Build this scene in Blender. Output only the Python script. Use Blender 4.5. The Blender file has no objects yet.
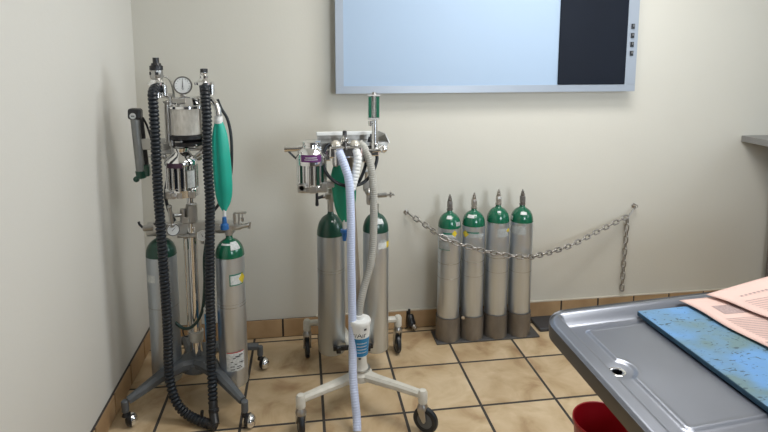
import bpy, bmesh, math, random
from mathutils import Vector, Matrix
random.seed(7)
PI = math.pi
scn = bpy.context.scene
COL = scn.collection
# ------------------------------------------------------------ camera
cam_d = bpy.data.cameras.new('camera'); cam = bpy.data.objects.new('camera', cam_d); COL.objects.link(cam)
cr = Vector((0.98934, -0.14561, 0.00129)); cu = Vector((0.01780, 0.12971, 0.99139)); cf = cr.cross(cu) * -1
cf = cu.cross(cr)
M3 = Matrix((cr, cu, -cf)).transposed()
cam.matrix_world = Matrix.Translation((-0.2515, -2.9032, 1.5278)) @ M3.to_4x4()
cam_d.sensor_width = 36; cam_d.lens = 25.93; cam_d.shift_y = -0.1145
cam_d.clip_start = 0.05
scn.camera = cam
# ------------------------------------------------------------ world, lights, exposure
w = bpy.data.worlds.new('world'); scn.world = w; w.use_nodes = True
w.node_tree.nodes['Background'].inputs[0].default_value = (0.8, 0.86, 1, 1)
w.node_tree.nodes['Background'].inputs[1].default_value = 0.3
def area(name, loc, target, sx, sy, power, color):
    d = bpy.data.lights.new(name, 'AREA'); d.shape = 'RECTANGLE'; d.size = sx; d.size_y = sy
    d.energy = power; d.color = color
    o = bpy.data.objects.new(name, d); COL.objects.link(o); o.location = loc
    o.rotation_euler = (Vector(target) - Vector(loc)).to_track_quat('-Z', 'Y').to_euler()
    return o
area('ceiling_lamp_light', (1.0, -1.0, 2.66), (1.0, -1.0, 0), 1.2, 0.5, 25, (1.0, 0.985, 0.95))
area('ceiling_lamp_light', (0.9, -1.9, 2.66), (0.9, -1.9, 0), 1.2, 0.5, 9.5, (1.0, 0.985, 0.95))
area('window_fill_light', (3.08, -1.9, 1.75), (0, -1.9, 1.75), 1.4, 1.1, 7, (0.84, 0.93, 1.0))
area('window_fill_light', (3.08, -1.9, 1.90), (-1, -1.2, 2.0), 1.4, 0.8, 5.2, (0.86, 0.94, 1.0)).data.spread = math.radians(60)  # extra lamp added at the right window to brighten the upper left wall
area('window_fill_light', (1.45, -4.43, 1.8), (1.0, 0, 1.9), 0.9, 1.1, 8.6, (0.86, 0.94, 1.0)).data.spread = math.radians(60)  # added lamp, beam narrowed and tilted up to brighten the upper back wall
scn.view_settings.view_transform = 'Standard'; scn.view_settings.look = 'None'
scn.view_settings.exposure = 0.14; scn.view_settings.gamma = 1; scn.view_settings.use_curve_mapping = False

# ------------------------------------------------------------ materials
def mat(name, color, rough=0.5, metal=0.0, var=0.0, vscale=8.0, bump=0.0, bscale=60.0, trans=0.0, coat=0.0,
        emit=None, es=0.0, alpha=1.0, stretch=None, color2=None, rvar=0.0, spec=None):
    m = bpy.data.materials.new(name); m.use_nodes = True
    nt = m.node_tree; b = nt.nodes['Principled BSDF']
    b.inputs['Roughness'].default_value = rough; b.inputs['Metallic'].default_value = metal
    if spec is not None: b.inputs['Specular IOR Level'].default_value = spec
    if trans: b.inputs['Transmission Weight'].default_value = trans
    if coat: b.inputs['Coat Weight'].default_value = coat
    if emit: b.inputs['Emission Color'].default_value = (*emit, 1); b.inputs['Emission Strength'].default_value = es
    b.inputs['Alpha'].default_value = alpha
    tc = nt.nodes.new('ShaderNodeTexCoord'); mp = nt.nodes.new('ShaderNodeMapping')
    nt.links.new(tc.outputs['Object'], mp.inputs[0])
    if stretch: mp.inputs['Scale'].default_value = stretch
    n = nt.nodes.new('ShaderNodeTexNoise'); n.inputs['Scale'].default_value = vscale; n.inputs['Detail'].default_value = 5
    nt.links.new(mp.outputs[0], n.inputs['Vector'])
    rp = nt.nodes.new('ShaderNodeValToRGB')
    c2 = color2 if color2 else tuple(c * (1 - var) for c in color)
    rp.color_ramp.elements[0].position = 0.3; rp.color_ramp.elements[0].color = (*c2, 1)
    rp.color_ramp.elements[1].position = 0.7; rp.color_ramp.elements[1].color = (*color, 1)
    nt.links.new(n.outputs[0], rp.inputs[0]); nt.links.new(rp.outputs[0], b.inputs['Base Color'])
    if rvar:
        mr = nt.nodes.new('ShaderNodeMapRange'); mr.inputs['To Min'].default_value = rough; mr.inputs['To Max'].default_value = rough + rvar
        nt.links.new(n.outputs[0], mr.inputs[0]); nt.links.new(mr.outputs[0], b.inputs['Roughness'])
    if bump:
        n2 = nt.nodes.new('ShaderNodeTexNoise'); n2.inputs['Scale'].default_value = bscale; n2.inputs['Detail'].default_value = 4
        nt.links.new(mp.outputs[0], n2.inputs['Vector'])
        bp = nt.nodes.new('ShaderNodeBump'); bp.inputs['Strength'].default_value = bump; bp.inputs['Distance'].default_value = 0.004
        nt.links.new(n2.outputs[0], bp.inputs['Height']); nt.links.new(bp.outputs[0], b.inputs['Normal'])
    return m

def mat_floor():
    m = mat('floor_tile', (0.5, 0.35, 0.2), 0.42)
    nt = m.node_tree; b = nt.nodes['Principled BSDF']
    for l in list(b.inputs['Base Color'].links): nt.links.remove(l)
    tc = nt.nodes.new('ShaderNodeTexCoord')
    mp = nt.nodes.new('ShaderNodeMapping'); mp.inputs['Location'].default_value = (-0.50195 + 20 * 0.34465, 0.39313 + 20 * 0.34465, 0)
    nt.links.new(tc.outputs['Object'], mp.inputs[0])
    br = nt.nodes.new('ShaderNodeTexBrick'); br.offset = 0; br.squash = 1
    for k, v in (('Scale', 1), ('Brick Width', 0.34465), ('Row Height', 0.34465), ('Mortar Size', 0.0066), ('Mortar Smooth', 0.15), ('Bias', 0)):
        br.inputs[k].default_value = v
    br.inputs['Color1'].default_value = (0, 0, 0, 1); br.inputs['Color2'].default_value = (1, 1, 1, 1)
    nt.links.new(mp.outputs[0], br.inputs['Vector'])
    n = nt.nodes.new('ShaderNodeTexNoise'); n.inputs['Scale'].default_value = 5.5; n.inputs['Detail'].default_value = 6; n.inputs['Roughness'].default_value = 0.55
    n.inputs['Distortion'].default_value = 0.6
    # shift noise per tile
    add = nt.nodes.new('ShaderNodeVectorMath'); add.operation = 'MULTIPLY_ADD'
    nt.links.new(br.outputs['Color'], add.inputs[0]); add.inputs[1].default_value = (3, 5, 0); nt.links.new(mp.outputs[0], add.inputs[2])
    nt.links.new(add.outputs[0], n.inputs['Vector'])
    rp = nt.nodes.new('ShaderNodeValToRGB'); e = rp.color_ramp.elements
    e[0].position = 0.28; e[0].color = (0.34, 0.205, 0.105, 1); e[1].position = 0.68; e[1].color = (0.72, 0.58, 0.395, 1)
    x = e.new(0.47); x.color = (0.57, 0.43, 0.26, 1)
    nt.links.new(n.outputs[0], rp.inputs[0])
    tint = nt.nodes.new('ShaderNodeMix'); tint.data_type = 'RGBA'; tint.blend_type = 'MULTIPLY'
    tint.inputs[7].default_value = (0.86, 0.83, 0.80, 1)
    nt.links.new(br.outputs['Color'], tint.inputs[0]); nt.links.new(rp.outputs[0], tint.inputs[6])
    gr = nt.nodes.new('ShaderNodeMix'); gr.data_type = 'RGBA'; gr.inputs[7].default_value = (0.052, 0.046, 0.042, 1)
    nt.links.new(br.outputs['Fac'], gr.inputs[0]); nt.links.new(tint.outputs[2], gr.inputs[6])
    nt.links.new(gr.outputs[2], b.inputs['Base Color'])
    bp = nt.nodes.new('ShaderNodeBump'); bp.invert = True; bp.inputs['Strength'].default_value = 0.6; bp.inputs['Distance'].default_value = 0.003
    nt.links.new(br.outputs['Fac'], bp.inputs['Height'])
    nt.links.new(bp.outputs[0], b.inputs['Normal'])
    mr = nt.nodes.new('ShaderNodeMapRange'); mr.inputs['To Min'].default_value = 0.38; mr.inputs['To Max'].default_value = 0.9
    nt.links.new(br.outputs['Fac'], mr.inputs[0]); nt.links.new(mr.outputs[0], b.inputs['Roughness'])
    return m

WALL = mat('wall_paint', (0.62, 0.602, 0.54), 0.75, var=0.03, vscale=1.6, bump=0.12, bscale=90)
WALLW = mat('wall_paint_side', (0.665, 0.65, 0.605), 0.62, var=0.03, vscale=1.6, bump=0.12, bscale=70)
WALLF = mat('front_wall_darkened', (0.10, 0.10, 0.105), 0.7, var=0.1, vscale=2)  # unseen wall, darkened to cut bounce and darken the cylinders' reflections
CEIL = mat('ceiling_paint', (0.75, 0.73, 0.69), 0.8, var=0.03)
FLOOR = mat_floor()
BTILE = mat('baseboard_tile', (0.48, 0.32, 0.175), 0.4, vscale=7, color2=(0.34, 0.21, 0.105))
GROUT = mat('grout', (0.06, 0.05, 0.045), 0.9, var=0.2, vscale=30)
CAULK = mat('caulk', (0.62, 0.57, 0.48), 0.6, var=0.1)
ALU = mat('brushed_aluminium', (0.62, 0.67, 0.73), 0.27, 0.88, var=0.05, vscale=3, stretch=(30, 30, 1.2), rvar=0.12)
ALUD = mat('dull_aluminium', (0.50, 0.54, 0.575), 0.30, 0.85, var=0.07, vscale=3, stretch=(25, 25, 1.5), rvar=0.12)
SCUFF = mat('scuffed_aluminium', (0.22, 0.22, 0.21), 0.5, 0.8, vscale=40, color2=(0.48, 0.49, 0.49), stretch=(1, 1, 0.3))
GREEN = mat('green_enamel', (0.006, 0.125, 0.065), 0.22, var=0.15, coat=0.4)
GREEND = mat('dark_green_enamel', (0.006, 0.06, 0.038), 0.3, var=0.2, coat=0.3)
CHROME = mat('chrome', (0.86, 0.86, 0.86), 0.12, 1.0, var=0.06, vscale=12)
SATIN = mat('satin_steel', (0.50, 0.49, 0.47), 0.33, 1.0, var=0.1, vscale=20)
GUNM = mat('valve_metal', (0.25, 0.24, 0.23), 0.4, 0.9, var=0.2, vscale=50)
GUNT = mat('grey_tube_metal', (0.27, 0.275, 0.27), 0.35, 0.6, var=0.2, vscale=20)
NICKEL = mat('valve_nickel', (0.52, 0.49, 0.46), 0.35, 1.0, var=0.2, vscale=60)
CAST = mat('cast_bar_metal', (0.52, 0.51, 0.48), 0.42, 0.45, var=0.12, vscale=20, bump=0.1)
RUBBER = mat('black_rubber', (0.014, 0.018, 0.024), 0.38, var=0.3, vscale=40)
BLACK = mat('black_plastic', (0.015, 0.015, 0.017), 0.35, var=0.2, vscale=20)
DGREENH = mat('dark_green_hose_rubber', (0.012, 0.045, 0.04), 0.35, var=0.2)
TEAL = mat('teal_rubber', (0.012, 0.43, 0.32), 0.42, var=0.15, vscale=6)
TEALD = mat('green_bag_rubber', (0.006, 0.27, 0.16), 0.45, var=0.15, vscale=6)
GREYP = mat('grey_cast_paint', (0.10, 0.11, 0.12), 0.42, var=0.15, vscale=15, bump=0.08)
TANP = mat('tan_enamel', (0.33, 0.28, 0.22), 0.4, var=0.12, vscale=10)
CREAM = mat('cream_enamel', (0.66, 0.64, 0.575), 0.35, vscale=28, color2=(0.57, 0.55, 0.49), bump=0.06, bscale=40)
WHITE = mat('white_plastic', (0.78, 0.79, 0.78), 0.4, var=0.05)
LABELW = mat('white_label', (0.72, 0.74, 0.73), 0.5, vscale=120, color2=(0.5, 0.53, 0.53))
LABELG = mat('silver_label', (0.42, 0.44, 0.44), 0.45, vscale=90, color2=(0.30, 0.32, 0.32))
LABELN = mat('green_label_border', (0.01, 0.19, 0.13), 0.5, var=0.1)
YELLOW = mat('yellow_label', (0.72, 0.56, 0.04), 0.5, var=0.12, vscale=60)
REDT = mat('red_print', (0.55, 0.06, 0.07), 0.6, var=0.1)
INK = mat('dark_print', (0.06, 0.06, 0.07), 0.6, var=0.1)
PLATEM = mat('maroon_plate', (0.07, 0.03, 0.06), 0.4, var=0.1)
PURPLE = mat('purple_plate', (0.13, 0.025, 0.15), 0.4, var=0.1)
BLUEP = mat('blue_plastic', (0.02, 0.14, 0.42), 0.4, var=0.15)
BLUEL = mat('blue_canister_label', (0.02, 0.25, 0.50), 0.45, vscale=60, color2=(0.015, 0.17, 0.38))
BLUEH = mat('pale_blue_hose_plastic', (0.55, 0.62, 0.82), 0.4, var=0.08)
CLEARH = mat('cloudy_hose_plastic', (0.42, 0.41, 0.37), 0.4, var=0.15, vscale=20)
GRAN = mat('absorbent_granules', (0.74, 0.71, 0.65), 0.7, vscale=90, color2=(0.56, 0.53, 0.47), bump=0.2, bscale=160, coat=0.8, stretch=(1, 1, 0.35))
CLEARC = mat('clear_acrylic', (0.95, 0.95, 0.93), 0.08, trans=0.95)
DIAL = mat('gauge_dial', (0.72, 0.74, 0.74), 0.4, var=0.03)
TAN = mat('valve_dome_plastic', (0.62, 0.58, 0.50), 0.2, metal=0.3, var=0.2, vscale=30, coat=0.5)
CUPM = mat('dull_cup_metal', (0.29, 0.265, 0.235), 0.5, 0.75, vscale=14, color2=(0.18, 0.16, 0.14), stretch=(1, 1, 0.4))
PLATE = mat('dark_plate_metal', (0.13, 0.13, 0.13), 0.5, 0.5, var=0.3)
MATR = mat('dark_mat_rubber', (0.045, 0.045, 0.05), 0.55, var=0.2)
BOXF = mat('painted_frame', (0.33, 0.37, 0.43), 0.4, 0.25, var=0.03)
PANEL = mat('blue_reflecting_diffuser', (0.355, 0.46, 0.60), 0.6, vscale=1.2, color2=(0.335, 0.445, 0.59))  # blue of the reflected daylight is put into the panel colour
DARKP = mat('dark_screen', (0.007, 0.010, 0.018), 0.55, var=0.1, spec=0.15)
STEEL = mat('table_steel', (0.275, 0.292, 0.34), 0.30, 1.0, var=0.07, vscale=5, rvar=0.08)
STEELE = mat('table_edge_steel', (0.19, 0.185, 0.18), 0.38, 1.0, var=0.1, vscale=8)
CHAIN = mat('chain_steel', (0.48, 0.46, 0.44), 0.36, 1.0, var=0.3, vscale=120)
BLUEPAD = mat('blue_foam', (0.095, 0.25, 0.52), 0.6, vscale=22, color2=(0.11, 0.26, 0.48), bump=0.15)
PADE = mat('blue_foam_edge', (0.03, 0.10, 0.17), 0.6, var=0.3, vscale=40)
PINK = mat('pink_newsprint', (0.67, 0.47, 0.42), 0.8, var=0.05, vscale=14)
PINKG = mat('grey_newsprint_ink', (0.28, 0.21, 0.21), 0.8, vscale=200, color2=(0.44, 0.32, 0.30))
REDP = mat('red_bucket_plastic', (0.26, 0.003, 0.008), 0.35, var=0.1)
COUNTER = mat('counter_laminate', (0.24, 0.24, 0.24), 0.4, var=0.08)
CABM = mat('cabinet_side_dark', (0.14, 0.12, 0.11), 0.5, var=0.1)
LAMPW = mat('lamp_diffuser', (0.9, 0.9, 0.9), 0.5, emit=(1, 0.95, 0.86), es=1.5)
GLOWF = mat('added_window_glow', (0.5, 0.6, 0.8), 0.3, emit=(0.8, 0.9, 1.0), es=4.0)  # pane glow raised so the cylinders reflect it as streaks
SKYW = mat('window_sky', (0.5, 0.6, 0.8), 0.3, emit=(0.7, 0.85, 1.0), es=0.8)

def pad_stains():
    nt = BLUEPAD.node_tree; b = nt.nodes['Principled BSDF']
    src = b.inputs['Base Color'].links[0].from_socket
    tc = nt.nodes.new('ShaderNodeTexCoord')
    n = nt.nodes.new('ShaderNodeTexNoise'); n.inputs['Scale'].default_value = 66; n.inputs['Detail'].default_value = 3
    n.inputs['Distortion'].default_value = 1.2
    mp = nt.nodes.new('ShaderNodeMapping'); mp.inputs['Scale'].default_value = (0.7, 1.5, 1)
    nt.links.new(tc.outputs['Object'], mp.inputs[0]); nt.links.new(mp.outputs[0], n.inputs['Vector'])
    r1 = nt.nodes.new('ShaderNodeValToRGB'); r1.color_ramp.elements[0].position = 0.60; r1.color_ramp.elements[1].position = 0.66
    nt.links.new(n.outputs[0], r1.inputs[0])
    n2 = nt.nodes.new('ShaderNodeTexNoise'); n2.inputs['Scale'].default_value = 6.5; n2.inputs['Detail'].default_value = 5
    nt.links.new(tc.outputs['Object'], n2.inputs['Vector'])
    r2 = nt.nodes.new('ShaderNodeValToRGB'); r2.color_ramp.elements[0].position = 0.44; r2.color_ramp.elements[1].position = 0.64
    nt.links.new(n2.outputs[0], r2.inputs[0])
    m1 = nt.nodes.new('ShaderNodeMix'); m1.data_type = 'RGBA'; m1.inputs[7].default_value = (0.11, 0.19, 0.21, 1)
    nt.links.new(r2.outputs[0], m1.inputs[0]); nt.links.new(src, m1.inputs[6])
    m2 = nt.nodes.new('ShaderNodeMix'); m2.data_type = 'RGBA'; m2.inputs[7].default_value = (0.035, 0.075, 0.10, 1)
    nt.links.new(r1.outputs[0], m2.inputs[0]); nt.links.new(m1.outputs[2], m2.inputs[6])
    nt.links.new(m2.outputs[2], b.inputs['Base Color'])
pad_stains()

# ------------------------------------------------------------ mesh helpers
def V(*a): return Vector(a)
def box(bm, c, s, rot=None, bevel=0.0, mi=0):
    r = bmesh.ops.create_cube(bm, size=1)
    vs = r['verts']
    m = Matrix.Translation(c) @ (rot.to_4x4() if rot else Matrix.Identity(4)) @ Matrix.Diagonal((*s, 1))
    bmesh.ops.transform(bm, matrix=m, verts=vs)
    fs = set(f for v in vs for f in v.link_faces)
    for f in fs: f.material_index = mi
    if bevel:
        es = set(e for v in vs for e in v.link_edges)
        bmesh.ops.bevel(bm, geom=list(es), offset=bevel, segments=2, affect='EDGES', profile=0.5)
    return bm
def frame(axis):
    z = Vector(axis).normalized(); x = z.orthogonal().normalized(); y = z.cross(x)
    return Matrix((x, y, z)).transposed()
def lathe(bm, base, axis, prof, seg=28, mi=0, closed_ends=True):
    """prof: list of (distance along axis, radius)"""
    F = frame(axis) if tuple(axis) != (0, 0, 1) else Matrix.Identity(3)
    rings = []
    for d, rr in prof:
        if rr < 1e-5: rings.append([bm.verts.new(Vector(base) + F @ V(0, 0, d))])
        else: rings.append([bm.verts.new(Vector(base) + F @ V(rr * math.cos(2 * PI * k / seg), rr * math.sin(2 * PI * k / seg), d)) for k in range(seg)])
    for a, b in zip(rings, rings[1:]):
        for k in range(seg):
            k2 = (k + 1) % seg
            if len(a) == 1 and len(b) == 1: continue
            if len(a) == 1: f = bm.faces.new((a[0], b[k2], b[k]))
            elif len(b) == 1: f = bm.faces.new((a[k], a[k2], b[0]))
            else: f = bm.faces.new((a[k], a[k2], b[k2], b[k]))
            f.smooth = True; f.material_index = mi
    if closed_ends:
        for rg, fl in ((rings[0], True), (rings[-1], False)):
            if len(rg) > 1:
                f = bm.faces.new(rg[::-1] if fl else rg); f.material_index = mi
    return bm
def cyl(bm, a, b, r, seg=20, mi=0, r2=None, ch=0.0):
    a = Vector(a); b = Vector(b); L = (b - a).length; r2 = r if r2 is None else r2
    pr = [(0, r), (L, r2)] if not ch else [(0, r - ch), (ch, r), (L - ch, r2), (L, r2 - ch)]
    return lathe(bm, a, (b - a), pr, seg, mi)
def ball(bm, c, r, seg=20, mi=0, sz=1.0, axis=(0, 0, 1)):
    n = 10
    return lathe(bm, c, axis, [(-r * sz * math.cos(PI * i / n), r * math.sin(PI * i / n) if 0 < i < n else 0) for i in range(n + 1)], seg, mi)
def spline(pts, n=10):
    P = [Vector(p) for p in pts]; P = [P[0] * 2 - P[1]] + P + [P[-1] * 2 - P[-2]]; out = []
    for i in range(1, len(P) - 2):
        for k in range(n):
            t = k / n
            out.append(0.5 * ((2 * P[i]) + (-P[i - 1] + P[i + 1]) * t + (2 * P[i - 1] - 5 * P[i] + 4 * P[i + 1] - P[i + 2]) * t * t + (-P[i - 1] + 3 * P[i] - 3 * P[i + 1] + P[i + 2]) * t ** 3))
    out.append(P[-2]); return out
def resample(pts, step):
    out = [pts[0]]; acc = 0; L = [0]
    for a, b in zip(pts, pts[1:]): L.append(L[-1] + (b - a).length)
    n = max(2, int(round(L[-1] / step))); res = []; j = 0
    for k in range(n + 1):
        d = L[-1] * k / n
        while j < len(L) - 2 and L[j + 1] < d: j += 1
        t = (d - L[j]) / max(1e-9, L[j + 1] - L[j]); res.append(pts[j].lerp(pts[j + 1], t))
    return res
def sweep(bm, pts, rad, seg=12, mi=0, caps=True, close=False):
    """rad: float or function(i, n)"""
    n = len(pts); rings = []; t0 = None; up = None
    for i, p in enumerate(pts):
        if close: t = (pts[(i + 1) % n] - pts[i - 1]).normalized()
        else: t = (pts[min(n - 1, i + 1)] - pts[max(0, i - 1)]).normalized()
        if up is None: up = t.orthogonal().normalized()
        else:
            up = (up - t * up.dot(t)).normalized()
        s = t.cross(up)
        rr = rad(i, n) if callable(rad) else rad
        rings.append([bm.verts.new(p + up * rr * math.cos(2 * PI * k / seg) + s * rr * math.sin(2 * PI * k / seg)) for k in range(seg)])
    pairs = list(zip(rings, rings[1:]))
    if close: pairs.append((rings[-1], rings[0]))
    for a, b in pairs:
        for k in range(seg):
            f = bm.faces.new((a[k], a[(k + 1) % seg], b[(k + 1) % seg], b[k])); f.smooth = True; f.material_index = mi
    if caps and not close:
        bm.faces.new(rings[0][::-1]).material_index = mi; bm.faces.new(rings[-1]).material_index = mi
    return bm
def tube(bm, pts, r, seg=12, mi=0, step=0.012):
    return sweep(bm, resample(spline(pts), step), r, seg, mi)
def corrugated(bm, pts, ro, ri, pitch, seg=16, mi=0):
    sp = resample(spline(pts, 16), pitch / 4)
    rr = [ri, (ri + ro) / 2 + (ro - ri) * 0.35, ro, (ri + ro) / 2 + (ro - ri) * 0.35]
    return sweep(bm, sp, lambda i, n: rr[i % 4], seg, mi)
def beam(bm, pts, sizes, mi=0, bevel=0.004):
    """tapered box section through pts; sizes (width, height)"""
    P = [Vector(p) for p in pts]; rings = []
    for i, p in enumerate(P):
        t = (P[min(len(P) - 1, i + 1)] - P[max(0, i - 1)]).normalized()
        s = t.cross(V(0, 0, 1)).normalized(); u = s.cross(t).normalized()
        w_, h_ = sizes[i]; c = min(w_, h_) * 0.28
        loop = [(-w_ / 2 + c, -h_ / 2), (w_ / 2 - c, -h_ / 2), (w_ / 2, -h_ / 2 + c), (w_ / 2, h_ / 2 - c), (w_ / 2 - c, h_ / 2), (-w_ / 2 + c, h_ / 2), (-w_ / 2, h_ / 2 - c), (-w_ / 2, -h_ / 2 + c)]
        rings.append([bm.verts.new(p + s * a + u * b) for a, b in loop])
    for a, b in zip(rings, rings[1:]):
        for k in range(8): bm.faces.new((a[k], a[(k + 1) % 8], b[(k + 1) % 8], b[k])).material_index = mi
    bm.faces.new(rings[0][::-1]).material_index = mi; bm.faces.new(rings[-1]).material_index = mi
    return bm
def NB(): return bmesh.new()
def obj(name, bm, mats, parent=None, label=None):
    bmesh.ops.recalc_face_normals(bm, faces=bm.faces)
    for e in bm.edges:
        if len(e.link_faces) == 2 and e.calc_face_angle(0) > 0.65: e.smooth = False
    me = bpy.data.meshes.new(name); bm.to_mesh(me); bm.free()
    for m_ in (mats if isinstance(mats, (list, tuple)) else [mats]): me.materials.append(m_)
    o = bpy.data.objects.new(name, me); COL.objects.link(o)
    if parent:
        o.parent = parent
        # geometry is written in world coordinates: keep it there
        root = parent; off = Vector((0, 0, 0))
        while root: off += root.location; root = root.parent
        o.location = -off
    if label: o['label'] = label
    return o
def tag(o, label, cat, group=None, kind=None):
    if label: o['label'] = label
    if cat: o['category'] = cat
    if group: o['group'] = group
    if kind: o['kind'] = kind
    return o
def thing(name, label, cat, loc=(0, 0, 0), group=None):
    o = bpy.data.objects.new(name, None); COL.objects.link(o); o.location = loc; o.empty_display_size = 0.05
    return tag(o, label, cat, group)
def struct(name, bm, m, parent=None):
    o = obj(name, bm, m, parent)
    if not parent: o['kind'] = 'structure'
    return o

# ------------------------------------------------------------ the room
XL, XR, YF, H = -1.0714, 3.15, -4.5, 2.7
b = NB(); box(b, ((XL + XR) / 2, YF / 2, -0.05), (XR - XL + 0.2, -YF + 0.2, 0.1)); struct('floor', b, FLOOR)
b = NB(); box(b, ((XL + XR) / 2, YF / 2, H + 0.05), (XR - XL + 0.2, -YF + 0.2, 0.1)); struct('ceiling', b, CEIL)
b = NB(); box(b, ((XL + XR) / 2, 0.05, H / 2), (XR - XL + 0.2, 0.1, H)); struct('wall_back', b, WALL)
b = NB(); box(b, (XL - 0.05, YF / 2, H / 2), (0.1, -YF, H)); struct('wall_left', b, WALLW)
b = NB()   # right wall with a window opening y -2.6..-1.2, z 1.2..2.3
box(b, (XR + 0.05, -0.6, H / 2), (0.1, 1.2, H)); box(b, (XR + 0.05, (YF - 2.6) / 2, H / 2), (0.1, -YF - 2.6, H))
box(b, (XR + 0.05, -1.9, 0.6), (0.1, 1.4, 1.2)); box(b, (XR + 0.05, -1.9, 2.5), (0.1, 1.4, 0.4))
struct('wall_right', b, WALL)
b = NB()   # front wall, behind the camera, window opening x 1.0..1.9, z 0.85..2.35
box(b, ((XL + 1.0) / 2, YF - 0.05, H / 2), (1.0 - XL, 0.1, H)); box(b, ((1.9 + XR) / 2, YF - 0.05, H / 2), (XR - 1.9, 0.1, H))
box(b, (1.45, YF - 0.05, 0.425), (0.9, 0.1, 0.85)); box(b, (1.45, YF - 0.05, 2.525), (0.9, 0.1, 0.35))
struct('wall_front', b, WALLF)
b = NB()
for x in (1.02, 1.88): box(b, (x, YF - 0.03, 1.6), (0.04, 0.05, 1.5))
for z in (0.87, 1.6, 2.33): box(b, (1.45, YF - 0.03, z), (0.9, 0.05, 0.04))
box(b, (1.45, YF - 0.06, 1.6), (0.86, 0.005, 1.46), mi=1)
struct('added_front_window', b, [WHITE, GLOWF])  # unseen window, added to reflect as bright streaks in the cylinders
b = NB()
for y in (-2.58, -1.9, -1.22): box(b, (XR + 0.03, y, 1.75), (0.05, 0.04, 1.1))
for z in (1.22, 2.28): box(b, (XR + 0.03, -1.9, z), (0.05, 1.4, 0.04))
box(b, (XR + 0.06, -1.9, 1.75), (0.005, 1.36, 1.06), mi=1)
struct('window_1', b, [WHITE, SKYW])
def baseboard(name, joints, ax, hb=0.105):
    b = NB(); d = 0.011
    a0, a1 = joints[0], joints[-1]
    if ax == 'x':
        box(b, ((a0 + a1) / 2, -0.003, hb / 2 - 0.001), (a1 - a0, 0.006, hb - 0.002), mi=1)
        for p, q in zip(joints, joints[1:]): box(b, ((p + q) / 2, -d / 2, hb / 2 + 0.001), (q - p - 0.010, d, hb - 0.006), bevel=0.002)
    else:
        box(b, (XL + 0.003, (a0 + a1) / 2, hb / 2 - 0.001), (0.006, abs(a1 - a0), hb - 0.002), mi=1)
        for p, q in zip(joints, joints[1:]): box(b, (XL + d / 2, (p + q) / 2, hb / 2 + 0.001), (d, abs(q - p) - 0.013, hb - 0.006), bevel=0.002)
    return struct(name, b, [BTILE, GROUT])
js = [-0.38 + 0.2295 * k for k in range(-3, 16)]; js = [XL + 0.011] + [j for j in js if j > XL + 0.05]
baseboard('baseboard_back', js, 'x')
baseboard('baseboard_left', [-0.012] + [-0.142 - 0.2215 * k for k in range(0, 19)], 'y')
b = NB(); box(b, ((-0.2 + XR) / 2, -0.0055, 0.107), (XR + 0.2, 0.011, 0.005)); box(b, (XL + 0.004, -2.2, 0.107), (0.008, 4.4, 0.003), mi=1)
struct('trim_1', b, [CAULK, GROUT])
for x, y, wh in ((1.0, -1.0, 'nearest the back wall'), (0.9, -1.9, 'over the steel table')):
    t = thing('ceiling_lamp', 'flat rectangular fluorescent ceiling lamp ' + wh, 'ceiling lamp', (x, y, H))
    b = NB()
    for sx in (-1, 1): box(b, (x + sx * 0.62, y, H - 0.015), (0.03, 0.56, 0.03))
    for sy in (-1, 1): box(b, (x, y + sy * 0.27, H - 0.015), (1.24, 0.03, 0.03))
    obj('frame', b, WHITE, t)
    b = NB(); box(b, (x, y, H - 0.008), (1.21, 0.51, 0.014)); obj('diffuser', b, LAMPW, t)

# ------------------------------------------------------------ light box on the wall
t = thing('light_box', 'wide grey framed x-ray light box hung on the back wall, switched off', 'light box', (0.73, 0, 1.33))
x0, x1, z0, z1, d = -0.083, 1.567, 1.331, 1.93, 0.075
b = NB(); box(b, ((x0 + x1) / 2, -0.0285, (z0 + z1) / 2), (x1 - x0 - 0.01, 0.055, z1 - z0 - 0.01))
for c, s in ((((x0 + x1) / 2, -d + 0.02, z0 + 0.019), (x1 - x0, 0.04, 0.038)), (((x0 + x1) / 2, -d + 0.02, z1 - 0.02), (x1 - x0, 0.04, 0.04)),
             ((x0 + 0.02, -d + 0.02, (z0 + z1) / 2 - 0.001), (0.04, 0.04, z1 - z0 - 0.079)), ((x1 - 0.033, -d + 0.02, (z0 + z1) / 2 - 0.001), (0.066, 0.04, z1 - z0 - 0.079))):
    box(b, c, s)
obj('frame', b, BOXF, t)
b = NB(); box(b, ((x0 + 1.13) / 2 + 0.02, -d + 0.012, (z0 + z1) / 2), (1.13 - x0 - 0.04, 0.012, z1 - z0 - 0.07)); obj('diffuser_panel', b, PANEL, t)
b = NB(); box(b, (1.309, -d + 0.001, (z0 + z1) / 2 - 0.001), (0.390, 0.012, z1 - z0 - 0.079), bevel=0.005)
obj('dark_panel', b, DARKP, t, 'black film panel at the right end')
for z in (1.539, 1.587, 1.635, 1.684):
    b = NB(); box(b, (1.534, -d - 0.003, z), (0.017, 0.008, 0.028), bevel=0.001); box(b, (1.532, -d - 0.008, z + 0.004), (0.008, 0.008, 0.012), mi=1)
    obj('switch', b, [BLACK, GUNM], t)

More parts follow.
